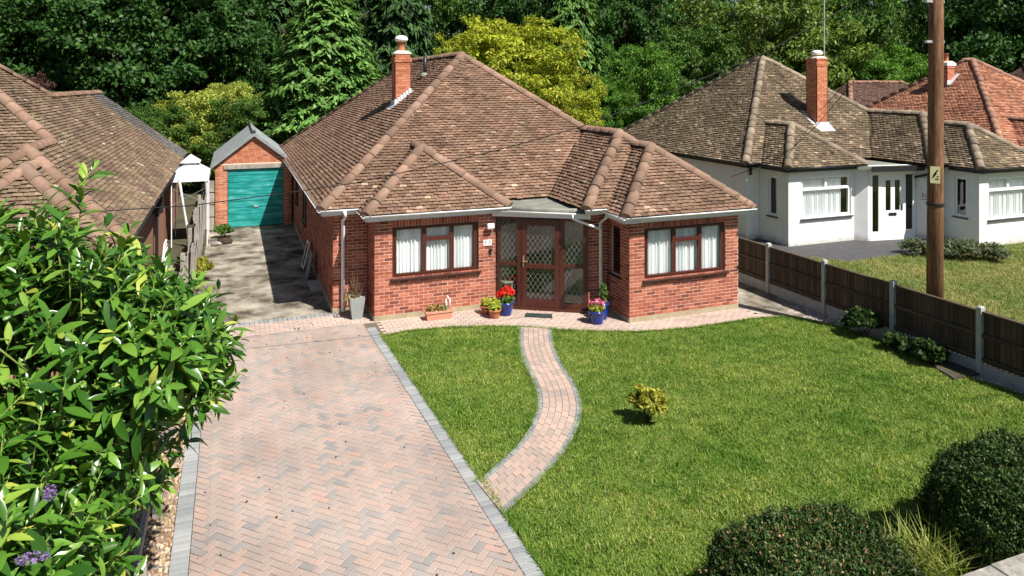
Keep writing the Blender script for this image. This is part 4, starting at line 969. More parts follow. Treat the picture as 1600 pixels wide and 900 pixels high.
while z < GA-.1:
    hw = (GA-z-.07)/(GA-GE)*(GX1-GX0)/2; x = gm_-hw + (.1 if j % 2 else 0)
    x = gm_ - hw
    while x < gm_+hw-.03:
        e = min(x+(.1 if x == gm_-hw and j % 2 else .215), gm_+hw); bp2.box((x,GY,z),(e,GY+.02,z+.065)); x = e+.01
    z += .075; j += 1
bwe = thing('brickwork', (gm_,GY,0), None, None); bwe.parent = GH; bwe.matrix_parent_inverse = wm(GH).inverted()
lay(bwe, 'brick', 'brick_courses', brick_proto(m_brick_o), bw2, m_brick_o, 0, bp2)
m = MB(); m.box((GX0+.3,GY-.05,2.16),(GX1-.1,GY-.005,2.30)); m.build('lintel_board', m_fence_g, GH)
DG = thing('garage_door', (gm_,GY+.04,0), None, None); DG.parent = GH; DG.matrix_parent_inverse = wm(GH).inverted()
for k in range(9):
    z0_ = .02+k*.2365; m = MB(); m.add([(GX0+.44,GY+.045,z0_+.006),(GX1-.32,GY+.045,z0_+.006),(GX1-.32,GY+.03,z0_+.225),(GX0+.44,GY+.03,z0_+.225),(GX0+.44,GY+.08,z0_+.006),(GX1-.32,GY+.08,z0_+.006),(GX1-.32,GY+.08,z0_+.225),(GX0+.44,GY+.08,z0_+.225)], [(0,1,2,3),(3,2,6,7),(0,4,5,1),(0,3,7,4),(1,5,6,2)]); m.build('panel', m_teal, DG)
m = MB(); m.box((gm_+.0,GY+.0,.72),(gm_+.14,GY+.04,.78)); m.build('handle', m_alu, DG); m = MB(); m.box((GX0+.44,GY+.09,0),(GX1-.3,GY+.1,2.15)); m.build('door_backing', m_black, DG)
gr = MB(); ov = .16
for sx in (-1, 1):
    ex_ = gm_+sx*((GX1-GX0)/2+ov); ez_ = GE-ov*(GA-GE)/((GX1-GX0)/2)+.06; n = 44
    ztop = GA+.10; ridge_x = gm_
    for j_ in range(n):
        ya = GY-.12+(5.8)*j_/n; yb = GY-.12+5.8*(j_+1)/n; ha = .02*math.sin(j_*math.pi*.9); hb = .02*math.sin((j_+1)*math.pi*.9)
        gr.add([(ex_,ya,ez_+ha),(ridge_x,ya,ztop+ha),(ridge_x,yb,ztop+hb),(ex_,yb,ez_+hb),(ex_,ya,ez_+ha-.035),(ridge_x,ya,ztop+ha-.035),(ridge_x,yb,ztop+hb-.035),(ex_,yb,ez_+hb-.035)], [(0,1,2,3),(7,6,5,4),(0,4,5,1),(3,2,6,7),(0,3,7,4)])
gr.build('roof', m_felt, GH)
m = MB(); m.tube([(gm_,GY-.14,GA+.12),(gm_,GY+5.7,GA+.12)], .07, 10); m.build('ridge_cap', m_felt, GH, True)
m = MB()
for sx in (-1, 1):
    a_ = Vector((gm_, GY-.14, GA+.07)); b_ = Vector((gm_+sx*((GX1-GX0)/2+ov), GY-.14, ez_))
    m.add([a_, b_, b_-Vector((0,0,.11)), a_-Vector((0,0,.12)), a_+Vector((0,.025,0)), b_+Vector((0,.025,0)), b_+Vector((0,.025,-.11)), a_+Vector((0,.025,-.12))], [(0,1,2,3),(7,6,5,4),(0,4,5,1),(3,2,6,7),(1,5,6,2)])
m.build('barge_board', m_felt, GH)
m = MB(); m.lathe([(.06,0),(.07,.06),(.05,.14),(.01,.2)], (gm_,GY-.1,GA+.12), 10); m.build('finial', m_coping, GH, True)

# ------------------------------------------------------------------ fences, pole, wall, canopy
FX = 10.5; FV = [3.3, 1.45, -.4, -2.25, -4.1, -5.95, -7.8, -9.65, -11.5]; FHt = 1.18
F1 = thing('garden_fence', (FX, -4, 0), 'low dark brown boarded fence with concrete posts between the two front gardens', 'fence')
pp_ = MB(); pp_.box((-.055,-.05,0),(.055,.05,FHt+.06)); pp_.add([(-.055,-.05,FHt+.06),(.055,-.05,FHt+.06),(.055,.05,FHt+.06),(-.055,.05,FHt+.06),(-.03,-.025,FHt+.085),(.03,-.025,FHt+.085),(.03,.025,FHt+.085),(-.03,.025,FHt+.085)], [(0,1,5,4),(1,2,6,5),(2,3,7,6),(3,0,4,7),(4,5,6,7)]); pm_ = pp_.mesh('post', m_concpost)
bd = MB(); bd.add([(-.012,-.055,0),(.004,-.055,0),(.004,.055,0),(-.004,.055,0),(-.012,-.055,1),(.004,-.055,1),(.004,.055,1),(-.004,.055,1)], [(0,3,2,1),(4,5,6,7),(0,1,5,4),(1,2,6,5),(2,3,7,6),(3,0,4,7)]); bdm = bd.mesh('board', m_fence)
for v in FV: q = link('post', pm_, F1); q.location = (FX-4e-3+random.uniform(-.008,.008), v, 0); q.matrix_parent_inverse = wm(F1).inverted()
for a, b in zip(FV, FV[1:]):
    y0, y1 = b+.05, a-.05
    m = MB(); m.box((FX-.028,y0,.0),(FX+.022,y1,.24)); m.build('gravel_board', m_concpost, F1)
    for z in (.30, .72): 
        m = MB(); m.box((FX-.05,y0,z),(FX-.012,y1,z+.06)); m.build('rail', m_fence, F1)
    m = MB(); m.box((FX-.045,y0,FHt-.035),(FX+.04,y1,FHt)); m.build('capping', m_fence, F1)
    n = 18; st = (y1-y0)/n
    for k in range(n):
        q = link('board', bdm, F1); q.matrix_basis = Matrix.Translation((FX+.006+random.uniform(-.003,.003), y0+(k+.5)*st, .245)) @ Matrix.Diagonal((1, st/.11*1.04, FHt-.035-.25+random.uniform(-.004,0), 1))
# wooden pole
pv = Vector((10.88, -6.57, 0))
PL = thing('utility_pole', pv, 'tall brown wooden utility pole standing behind the dark fence', 'pole')
m = MB(); m.tube([pv, pv+Vector((.02,.0,3)), pv+Vector((.04,.0,6)), pv+Vector((.07,.02,9.2))], .155, 18, .125); m.build('shaft', m_pole, PL, True)
tc = (CAM-pv); tc.z = 0; tc.normalize(); sd_ = Vector((-tc.y, tc.x, 0))
zs = 5.3-(272-130)*14.38/1130
MPS = Matrix(((sd_.x, -tc.x, 0, pv.x+tc.x*.16+sd_.x*.01), (sd_.y, -tc.y, 0, pv.y+tc.y*.16+sd_.y*.01), (0,0,1,zs), (0,0,0,1)))
SG = thing('warning_sign', MPS.translation, 'pale yellow warning sign with black bolt nailed to the wooden pole', 'sign')
m = MB(); m.box((-.085,-.006,-.165),(.085,0,.165),MPS); m.build('plate', m_sign, SG)
m = MB(); m.add([(-.05,-.009,-.06),(.0,-.009,.03),(-.02,-.009,.03),(.04,-.009,.11),(.055,-.009,.1),(.015,-.009,.02),(.03,-.009,.02),(-.035,-.009,-.06)], [(0,1,2),(0,7,6,1),(2,1,6,5),(2,5,4,3)], MPS); m.box((.0,-.0085,-.09),(.06,-.0065,-.07),MPS); m.box((.03,-.0085,-.04),(.06,-.0065,-.02),MPS); m.build('symbol', m_black, SG)
m = MB(); m.tube([pv+Vector((.02,0,zs-.62)), pv+Vector((.02,0,zs-.57))], .165, 18); m.build('band', m_black, PL)
for z in (6.1, 6.9): m = MB(); m.box((pv.x-.24,pv.y-.03,z),(pv.x+.24,pv.y+.03,z+.05)); m.build('step_iron', m_alu, PL)
def wire(pts, label, r=.009):
    a = pts; D = []
    for i in range(len(a)-1):
        p0, p1 = Vector(a[i][:3]), Vector(a[i+1][:3]); sag = a[i][3] if len(a[i]) > 3 else 0
        for k in range(17): t = k/16; p = p0.lerp(p1, t); p.z -= sag*4*t*(1-t); D.append(p)
    m = MB(); m.tube(D, r, 5); m.thing('overhead_wire', m_wire, D[0], label, 'cable', smooth=True)
tp = pv+Vector((.05,0,8.6))
# long wire: passes the garage front left and climbs to the pole
def through(px, py, depth): p = CAM + ray(px, py)*depth; return p
WA = [(-80,352),(140,331),(300,321),(450,301),(560,285),(640,267),(780,234),(905,199),(1016,157),(1200,80),(1345,-2),(1464,-72)]
WP = [through(x, y, 11.5 + 2.88*(x+80)/1544) for x, y in WA]
wire([tuple(p) for p in WP], 'long black cable crossing in front of the brick bungalow roof to the pole')
def spanw(pts, d0, d1, label, r=.01):
    n = len(pts)-1; wire([tuple(through(x, y, d0+(d1-d0)*((x-pts[0][0])/(pts[-1][0]-pts[0][0])))) for x, y in pts], label, r)
spanw([(1455,-25),(1437,0),(1385,62),(1330,132),(1275,197),(1240,230),(1206,253),(1186,262)], 14.2, 23.6, 'black cable from the pole down to the left corner of the white bungalow')
spanw([(1450,-40),(1423,0),(1390,45),(1352,92),(1305,148),(1282,172)], 14.2, 26.6, 'black cable from the pole to the chimney of the white bungalow')
spanw([(1188,260),(1165,268),(1143,276)], 24.0, 25.0, 'short black cable along the left corner of the white bungalow')
# front boundary wall
BW = thing('boundary_wall', (6, -12.56, 0), 'low wall with rough concrete coping at the bottom right corner', 'wall')
m = MB(); m.box((2.6,-12.66,0),(14,-12.46,.82)); m.build('wall_body', m_render_w, BW)
for k in range(13):
    m = MB(); x = 2.5+k*.9; m.box((x+.004,-12.74,.824),(x+.896,-12.37,.9+random.uniform(-.005,.008))); m.build('coping_stone', m_coping, BW)
# low timber edging fence left of the drive, and the higher grey fence further back
F2 = thing('timber_fence', (-3.05, 4, 0), 'weathered grey board fence leaning along the side drive', 'fence')
v = 10.9
while v > -1.5:
    wdt = random.uniform(.13,.17); hgt = 1.58 + .08*math.sin(v*1.3) + random.uniform(-.04,.04); ln_ = .06*math.sin(v*.8) + random.gauss(0,.015)
    m = MB(); m.box((-.01,-wdt/2,0),(.012,wdt/2,hgt)); q = m.build('board', m_fence_g, F2); q.matrix_basis = Matrix.Translation((-3.05,v,0)) @ Matrix.Rotation(ln_,4,'Y') @ Matrix.Rotation(random.gauss(0,.01),4,'X'); v -= wdt+.003
for yv_ in (10.8, 8, 5.2, 2.4, -.4): m = MB(); m.box((-3.16,yv_-.05,0),(-3.07,yv_+.05,1.75)); m.build('post', m_fence_g, F2)
for k in range(4): m = MB(); m.box((-3.05,10.98,.1+k*.44),(-2.74,11.01,.5+k*.44)); m.build('end_board', m_fence_g, F2)
F3 = thing('timber_edging', (-3.0, -6.5, 0), 'low grey timber rail beside the bark chippings, under the laurel', 'fence')
for yv_ in (-10.4,-8.9,-7.15,-5.4,-3.6,-1.8): m = MB(); m.box((-3.06,yv_-.05,0),(-2.95,yv_+.05,.52)); m.build('post', m_fence_g, F3)
for (a, b) in ((-10.4,-8.9),(-8.9,-7.15),(-7.15,-5.4),(-5.4,-3.6),(-3.6,-1.8)): m = MB(); m.box((-3.12,a+.02,.22),(-3.065,b-.02,.36)); m.build('rail', m_fence_g, F3)
# white canopy between neighbour and garage
CN = thing('canopy', (-3.45, 9.6, 0), 'white pop up canopy standing between the left bungalow and the garage', 'canopy')
m = MB(); cx0, cx1, cy0, cy1 = -4.02, -2.86, 8.7, 10.6; zc = 2.3; mx_, my_ = (cx0+cx1)/2, (cy0+cy1)/2
m.add([(cx0,cy0,zc),(cx1,cy0,zc),(cx1,cy1,zc),(cx0,cy1,zc),(mx_,my_,zc+.45),(cx0,cy0,zc-.2),(cx1,cy0,zc-.2),(cx1,cy1,zc-.2),(cx0,cy1,zc-.2)], [(0,1,4),(1,2,4),(2,3,4),(3,0,4),(0,5,6,1),(1,6,7,2),(2,7,8,3),(3,8,5,0)]); m.build('roof_cloth', m_canvas, CN)
m = MB(); m.add([(mx_-.3,my_-.45,zc+.36),(mx_+.3,my_-.45,zc+.36),(mx_+.3,my_+.45,zc+.36),(mx_-.3,my_+.45,zc+.36),(mx_,my_,zc+.62)], [(0,1,4),(1,2,4),(2,3,4),(3,0,4)]); m.build('vent_cap', m_canvas, CN)
for (x, y) in ((cx0+.05,cy0+.05),(cx1-.05,cy0+.05),(cx1-.05,cy1-.05),(cx0+.05,cy1-.05)): m = MB(); m.box((x-.014,y-.014,0),(x+.014,y+.014,zc-.02)); m.build('leg', m_upvc2, CN)
for (a, b) in (((cx0+.05,cy0+.05,1.9),(cx1-.05,cy0+.05,1.35)), ((cx0+.05,cy0+.05,1.35),(cx1-.05,cy0+.05,1.9))): m = MB(); m.tube([a, b], .008, 6); m.build('brace', m_felt, CN)
m = MB(); m.tube([(-3.75,8.72,2.2),(-3.6,8.75,1.2),(-3.45,8.8,.2)], [.05,.03,.05], 8); m.build('tied_cloth', m_canvas, CN)
# oddments
for i, (y, ln_, w_, h_, mt, lb) in enumerate(((4.4,.22,.5,.75,m_white,'white framed panel leaning on the shaded brick wall, farther of two'),(3.2,.2,.6,.7,m_felt,'grey board leaning on the shaded brick wall, nearer of two'))):
    M_ = Matrix.Translation((-.26,y,0)) @ Matrix.Rotation(ln_,4,'Y'); m = MB(); k=.04
    m.box((-.015,0,0),(.015,k,h_)); m.box((-.015,w_-k,0),(.015,w_,h_)); m.box((-.015,k,h_-k),(.015,w_-k,h_)); m.box((-.015,k,0),(.015,w_-k,k)); 
    q = thing('panel', (-.26,y,0), lb, 'panel'); m.v = [tuple(M_ @ Vector(v)) for v in m.v]; m.build('frame', mt, q); m2 = MB(); m2.box((-.004,k,k),(.004,w_-k,h_-k),M_); m2.build('sheet', m_felt if i else m_glass_k, q)
m = MB(); m.box((-.28,2.0,0.0),(-.02,2.9,.06)); m.thing('kerb_slab', m_concpost, (-.15,2.4,0), 'grey concrete slab lying at the foot of the shaded wall', 'slab')
for i, (px_, py_, r_, lb) in enumerate(((352,381,.19,'larger brown rock beside the fence on the side drive'),(338,384,.13,'smaller grey rock beside the fence on the side drive'))):
    p = P(px_, py_); m = MB(); m.ico((p.x,p.y,r_*.45), r_, 2, .12, (1.3,.9,.62)); m.thing('rock', m_coping if i else m_soil, (p.x,p.y,0), lb, 'rock')
sp = [wp(1447,570), wp(1487,567), wp(1533,588), wp(1491,596)]
m = MB(); m.prism(sp if area(sp) > 0 else sp[::-1], .03, .06); m.thing('membrane_sheet', m_sheet, (sp[0][0],sp[0][1],0), 'flat dark sheet lying on the lawn edge by the fence', 'sheet')
mp = [wp(822,489,.03), wp(863,491,.03), wp(863,496.5,.03), wp(820,494,.03)]
m = MB(); m.prism(mp if area(mp) > 0 else mp[::-1], .014, .035); m.thing('door_mat', m_rubber, (mp[0][0],mp[0][1],.03), 'dark green door mat in front of the porch door', 'mat')
# clutter next to the neighbour wall
for i, (px_, py_, h_, mt, lb) in enumerate(((236,352,1.3,m_canvas,'pale blue white bundle against the left bungalow wall'),(262,385,.9,m_fence_g,'grey boards stacked in the gap beside the left bungalow'))):
    q = Vector((-3.75+.25*i, 3.2-1.2*i, 0)); m = MB()
    for k in range(4): m.box((q.x-.12+k*.07,q.y-.3+k*.05,0),(q.x-.08+k*.07,q.y+.3+k*.03,h_-.1*k), Matrix.Translation(q) @ Matrix.Rotation(.1-.05*k,4,'Y') @ Matrix.Translation(-q))
    m.thing('bundle', mt, tuple(q), lb, 'clutter')

# ------------------------------------------------------------------ pots and planters
def scatter_leaves(name, c, r, n, L, W, mat, up=.6, flat=1.0):
    d = unit(rng.normal(size=(n, 3))); rr = rng.uniform(.35, 1, n)**.5
    pos = np.array(c) + d*rr[:, None]*np.array(r); nr = unit(d + np.array([0, 0, up]) + rng.normal(size=(n, 3))*.5); ax = unit(d + rng.normal(size=(n, 3))*.8)
    return leaf_mesh(name, pos, nr, ax, rng.uniform(.7, 1.3, n)*L, rng.uniform(.7, 1.3, n)*W, mat)
def potted(name, px, py, label, r0, r1, h, mat, plants, rim=.012):
    p = P(px, py, .02); o = thing(name, (p.x, p.y, .012), label, 'plant pot'); m = MB()
    m.lathe([(r0*.96,0),(r0,.015),(r0+(r1-r0)*.5,h*.5),(r1,h*.86),(r1+rim,h*.88),(r1+rim,h),(r1-.015,h),(r1-.02,h*.9)], (p.x,p.y,.012), 22); m.build('pot', mat, o, True)
    m = MB(); m.lathe([(.01,0),(r1-.02,0),(.01,.015)], (p.x,p.y,.012+h*.9), 14); m.build('soil', m_soil, o)
    for (nm, dx, dz, rr, n, L, W, mt) in plants: link(nm, scatter_leaves(nm, (p.x+dx, p.y, h+dz), rr, n, L, W, mt), o)
    return p
potted('flower_pot', 790, 491, 'blue glazed pot of bright red flowers left of the porch', .13, .19, .3, m_blue, [('foliage',0,.08,(.2,.18,.16),160,.1,.07,m_green),('flowers',.03,.22,(.17,.15,.14),130,.07,.07,m_red),('flowers',-.15,.2,(.08,.08,.09),50,.06,.06,m_red)])
potted('flower_pot', 773, 496, 'small terracotta pot with lime green leaves left of the porch', .1, .14, .19, m_terra, [('foliage',0,.1,(.14,.13,.16),150,.12,.05,m_lime)])
potted('flower_pot', 759, 489, 'dark terracotta pot with pale shoots, leftmost of the cluster by the porch', .1, .13, .18, m_terra, [('foliage',.02,.1,(.15,.12,.1),120,.1,.03,m_lime)])
potted('flower_pot', 932, 504, 'blue glazed pot of pink flowers right of the porch', .14, .18, .28, m_blue, [('foliage',0,.08,(.17,.16,.12),140,.09,.06,m_lime),('flowers',0,.17,(.16,.14,.1),110,.06,.06,m_pink)])
potted('flower_pot', 940, 497, 'second blue pot with tall green sprig behind the pink flowers', .12, .16, .36, m_blue, [('foliage',.04,.2,(.1,.1,.28),150,.09,.05,m_green),('flowers',0,.05,(.15,.12,.08),50,.05,.05,m_pink)])
p = P(685, 497, .02); TR = thing('trough', (p.x, p.y, .012), 'long terracotta trough with dry plants under the left window', 'plant pot'); m = MB(); tx, ty = .30, .11
m.add([(p.x-tx*.92,p.y-ty*.85,.012),(p.x+tx*.92,p.y-ty*.85,.012),(p.x+tx*.92,p.y+ty*.85,.012),(p.x-tx*.92,p.y+ty*.85,.012),(p.x-tx,p.y-ty,.19),(p.x+tx,p.y-ty,.19),(p.x+tx,p.y+ty,.19),(p.x-tx,p.y+ty,.19)], [(0,3,2,1),(0,1,5,4),(1,2,6,5),(2,3,7,6),(3,0,4,7),(4,5,6,7)])
for (a, b, c_, d_) in ((-tx-.015,tx+.015,-ty-.015,-ty),(-tx-.015,tx+.015,ty,ty+.015),(-tx-.015,-tx,-ty,ty),(tx,tx+.015,-ty,ty)): m.box((p.x+a,p.y+c_,.165),(p.x+b,p.y+d_,.2))
m.build('trough_body', m_terra2, TR); m_dry = M_leaf('dry_leaf', [(0, (.1,.09,.02)), (.5, (.25,.2,.06)), (1, (.45,.36,.16))], .7, .2)
link('foliage', scatter_leaves('foliage', (p.x-.08,p.y,.25), (.2,.09,.1), 180, .08, .03, m_dry), TR); link('foliage', scatter_leaves('foliage', (p.x+.12,p.y,.24), (.1,.08,.08), 60, .07, .03, m_green), TR)
m = MB(); m.tube([(p.x+.2,p.y,.19),(p.x+.17,p.y,.4),(p.x+.21,p.y,.5),(p.x+.27,p.y,.4),(p.x+.26,p.y,.19)], .018, 8); m.thing('ornament', m_white, (p.x+.2,p.y,.19), 'small white looped ornament standing in the terracotta trough', 'ornament', smooth=True)
p = P(557, 496, .02); ZP = thing('planter', (p.x, p.y, .012), 'tall square zinc planter with dry twigs in the corner by the downpipe', 'plant pot'); m = MB(); a_, b_ = .11, .17
m.add([(p.x-a_,p.y-a_,.012),(p.x+a_,p.y-a_,.012),(p.x+a_,p.y+a_,.012),(p.x-a_,p.y+a_,.012),(p.x-b_,p.y-b_,.5),(p.x+b_,p.y-b_,.5),(p.x+b_,p.y+b_,.5),(p.x-b_,p.y+b_,.5),(p.x-b_+.03,p.y-b_+.03,.48),(p.x+b_-.03,p.y-b_+.03,.48),(p.x+b_-.03,p.y+b_-.03,.48),(p.x-b_+.03,p.y+b_-.03,.48)], [(0,3,2,1),(0,1,5,4),(1,2,6,5),(2,3,7,6),(3,0,4,7),(4,5,9,8),(5,6,10,9),(6,7,11,10),(7,4,8,11),(8,9,10,11)]); m.build('planter_body', m_zinc, ZP)
m = MB()
for k in range(26):
    a = random.uniform(0, 6.28); l_ = random.uniform(.2,.5); x, y = p.x+random.uniform(-.08,.08), p.y+random.uniform(-.08,.08)
    m.tube([(x,y,.47),(x+math.cos(a)*l_*.3,y+math.sin(a)*l_*.3,.47+l_*.6),(x+math.cos(a)*l_*.5,y+math.sin(a)*l_*.5,.47+l_)], .005, 4)
m.build('twigs', m_twig, ZP); link('foliage', scatter_leaves('foliage', (p.x-.16,p.y-.05,.5), (.16,.12,.12), 90, .07, .04, m_dry), ZP)

# ------------------------------------------------------------------ shrubs
def shrub(name, label, loc, r, n, L, W, mat, stem=True, up=.5, shell=.55, cat='shrub', group=None, stems=5):
    o = thing(name, loc, label, cat, group); loc = Vector(loc); nc = max(6, n//60)
    d = unit(rng.normal(size=(nc, 3))); d[:, 2] = np.abs(d[:, 2])*1.0 - .25; cc = d*(rng.uniform(shell, 1, nc)[:, None])*np.array(r)*.85 + np.array([0, 0, r[2]*.78])
    k = n//nc; dd = unit(rng.normal(size=(nc*k, 3))); cr = .28*max(r[0], r[1])
    pos = np.repeat(cc, k, 0) + dd*rng.uniform(.2, 1, nc*k)[:, None]*cr*np.array([1, 1, .8]); pos[:, 2] = np.maximum(pos[:, 2], .03)
    out = unit(pos - np.array([0, 0, r[2]*.5])); nr = unit(out*.6 + dd*.4 + np.array([0, 0, up]) + rng.normal(size=pos.shape)*.4); ax = unit(out + rng.normal(size=pos.shape)*.7)
    me = leaf_mesh('foliage', pos, nr, ax, rng.uniform(.7, 1.3, len(pos))*L, rng.uniform(.7, 1.3, len(pos))*W, mat); f = link('foliage', me, o, False)
    if stem:
        m = MB()
        for i in range(stems):
            t_ = cc[i % nc]; m.tube([(t_[0]*.1, t_[1]*.1, 0), (t_[0]*.45, t_[1]*.45, t_[2]*.5), tuple(t_)], .012+.01*r[2], 6, .005)
        m.build('stem', m_bark, o, world=False)
    return o
m_yel = M_leaf('golden_leaf', [(0, (.12,.14,.015)), (.4, (.3,.3,.035)), (1, (.5,.47,.09))], .5, .3)
p = P(1011, 663); shrub('small_shrub', 'small yellow green shrub standing alone in the lawn', (p.x, p.y, .02), (.33,.33,.4), 1700, .07, .04, m_yel, shell=.45)
p = P(351, 372); shrub('small_shrub', 'small round green shrub in front of the teal garage door', (p.x, p.y, 0), (.4,.4,.32), 2000, .09, .04, m_green, shell=.25)
p = P(343, 430); shrub('small_shrub', 'yellowish shrub against the grey fence on the side drive', (-2.85, 4.1, 0), (.42,.5,.42), 1700, .12, .04, m_yel, shell=.3)
m_dk = M_leaf('dark_leaf', [(0, (.02,.045,.012)), (.6, (.04,.085,.02)), (1, (.09,.15,.04))])
for i, (px_, py_, r_, lb) in enumerate(((1352,528,(.42,.42,.42),'taller dark shrub against the dark fence, first past the house'),(1415,548,(.3,.35,.24),'low dark shrub against the fence beside the second post'),(1462,568,(.36,.42,.3),'low leafy shrub against the fence above the dark sheet'))):
    p = P(px_, py_); shrub('border_shrub', lb, (min(p.x, 10.05), p.y, 0), r_, 2000, .1, .055, m_dk, shell=.3)
p = P(1157, 462); shrub('small_shrub', 'small pale plant at the right hand corner of the brick bungalow', (9.2, -2.0, 0), (.16,.2,.14), 200, .08, .03, m_dry)
m_lav = M_leaf('grey_green_leaf', [(0, (.05,.09,.035)), (.6, (.12,.16,.07)), (.9, (.2,.22,.12)), (1, (.36,.25,.3))], .6, .2)
for i, (px_, py_, r_, lb) in enumerate(((1432,398,(.6,.5,.3),'grey green shrub left of the pole in front of the white bungalow'),(1478,402,(.7,.5,.34),'grey green shrub just right of the pole'),(1515,406,(.7,.55,.4),'middle grey green shrub below the right window of the white bungalow'),(1552,408,(.6,.5,.36),'rightmost grey green shrub below the right window of the white bungalow'))):
    p = P(px_, py_); shrub('border_shrub', lb, (p.x, p.y, 0), r_, 2000, .14, .03, m_lav, up=.9, shell=.3, group='shrubs below the white bungalow')
# clipped box hedges
m_box = M_leaf('box_leaf', [(0, (.02,.045,.012)), (.5, (.042,.085,.02)), (.9, (.08,.135,.035)), (.915, (.07,.11,.03)), (.92, (.24,.14,.07)), (1, (.42,.28,.16))], .45, .12, ls=2.0)
m_box2 = M_leaf('box_leaf_green', [(0, (.018,.042,.012)), (.5, (.036,.075,.018)), (.93, (.08,.135,.035)), (1, (.16,.22,.06))], .45, .12, ls=2.0)
m_newg = M_leaf('new_growth', [(0, (.06,.11,.025)), (.7, (.1,.16,.04)), (1, (.26,.2,.09))])
def hedge(label, c, r, n, mat):
    o = thing('clipped_hedge', (c[0], c[1], 0), label, 'hedge', 'clipped hedges by the front wall'); d = unit(rng.normal(size=(n, 3))); d[:, 2] = np.abs(d[:, 2])
    q = np.abs(d)**4.0; k = 1/(q.sum(1))**(1/4.0)                      # superellipsoid
    bumpy = 1 + .05*np.sin(d[:, 0]*7+d[:, 1]*5+c[0])*np.sin(d[:, 2]*6+d[:, 0]*4) + .03*np.sin(d[:, 1]*17+d[:, 0]*13+c[0]) + .02*np.sin(d[:, 2]*29+d[:, 0]*31)
    ins = 1 - np.abs(rng.normal(0, .06, n)) + (rng.random(n) < .08)*rng.uniform(0, .09, n)
    pos = d*(k*bumpy*ins)[:, None]*np.array(r); pos[:, 2] += .12
    nr = unit(d + rng.normal(size=(n, 3))*.7); ax = unit(d*.6 + rng.normal(size=(n, 3))*.8 + np.array([0, 0, .4]))
    link('foliage', leaf_mesh('foliage', pos, nr, ax, rng.uniform(.025, .05, n), rng.uniform(.012, .024, n), mat, .2), o, False)
    ns = 420; ds = unit(rng.normal(size=(ns, 3))); ds[:, 2] = np.abs(ds[:, 2]); qs = (np.abs(ds)**4.0).sum(1)**(-1/4.0)
    base = ds*qs[:, None]*np.array(r) + np.array([0, 0, .12]); up_ = unit(ds*.6 + np.array([0, 0, .8]) + rng.normal(size=(ns, 3))*.3); k6 = 7
    tt = np.tile(np.linspace(0, 1, k6), ns)[:, None]*np.repeat(rng.uniform(.04, .13, ns), k6)[:, None]; sp_ = np.repeat(base, k6, 0) + np.repeat(up_, k6, 0)*tt
    link('new_shoots', leaf_mesh('new_shoots', sp_, unit(rng.normal(size=sp_.shape)), unit(np.repeat(up_, k6, 0) + rng.normal(size=sp_.shape)*.8), np.full(len(sp_), .035), np.full(len(sp_), .015), m_newg), o, False)
    m = MB(); m.tube([(0,0,0),(0,0,r[2]*.6)], .06, 8, .04); m.build('stem', m_bark, o, world=False)
    for k_ in range(9):
        a = k_*.7; m = MB(); m.tube([(0,0,.15),(math.cos(a)*r[0]*.45,math.sin(a)*r[1]*.45,r[2]*.5),(math.cos(a)*r[0]*.85,math.sin(a)*r[1]*.85,r[2]*.7)], .02, 5, .008); m.build('branch', m_bark, o, world=False)
hedge('broad clipped hedge with browned tips at the bottom edge of the lawn', (3.0, -11.55), (.95, .68, .88), 60000, m_box)
hedge('taller clipped dark green hedge at the right edge of the lawn', (5.85, -11.6), (.92, .7, 1.14), 60000, m_box2)
# long grass clumps between the hedges and the wall
m_lgrass = M_leaf('long_grass', [(0, (.12,.2,.03)), (.6, (.26,.34,.06)), (1, (.5,.46,.18))], .5, .3)
gp = [P(1445,925), P(1482,915), P(1518,905), P(1408,935), P(1470,945)]
for i, p in enumerate(gp):
    n = 130; b = np.array([p.x, p.y, 0]) + rng.normal(size=(n,3))*np.array([.14,.14,0]); a = rng.uniform(0, 6.28, n); h = rng.uniform(.3,.72,n); ln_ = rng.uniform(.05,.42,n)
    md = b + np.stack([np.cos(a)*ln_*.4, np.sin(a)*ln_*.4, h*.65], 1); tp_ = b + np.stack([np.cos(a)*ln_*1.3, np.sin(a)*ln_*1.3, h], 1); s = np.stack([-np.sin(a), np.cos(a), 0*a], 1)*.009
    V_ = np.concatenate([np.stack([b-s, b+s, md+s*.8, md-s*.8], 1).reshape(-1,3), np.stack([md-s*.8, md+s*.8, tp_+s*.1, tp_-s*.1], 1).reshape(-1,3)]); V_ -= np.array([p.x, p.y, 0])
    o = link('grass_clump', quadmesh('grass_clump', V_, 2*n, m_lgrass)); o.location = (p.x, p.y, 0)
    tag(o, ['long grass tuft in the middle of the row between the two hedges', 'long grass tuft fourth from the brown tipped hedge', 'long grass tuft nearest the taller dark hedge', 'long grass tuft nearest the brown tipped hedge', 'long grass tuft in front, against the boundary wall'][i], 'grass clump', 'long grass tufts between the hedges')

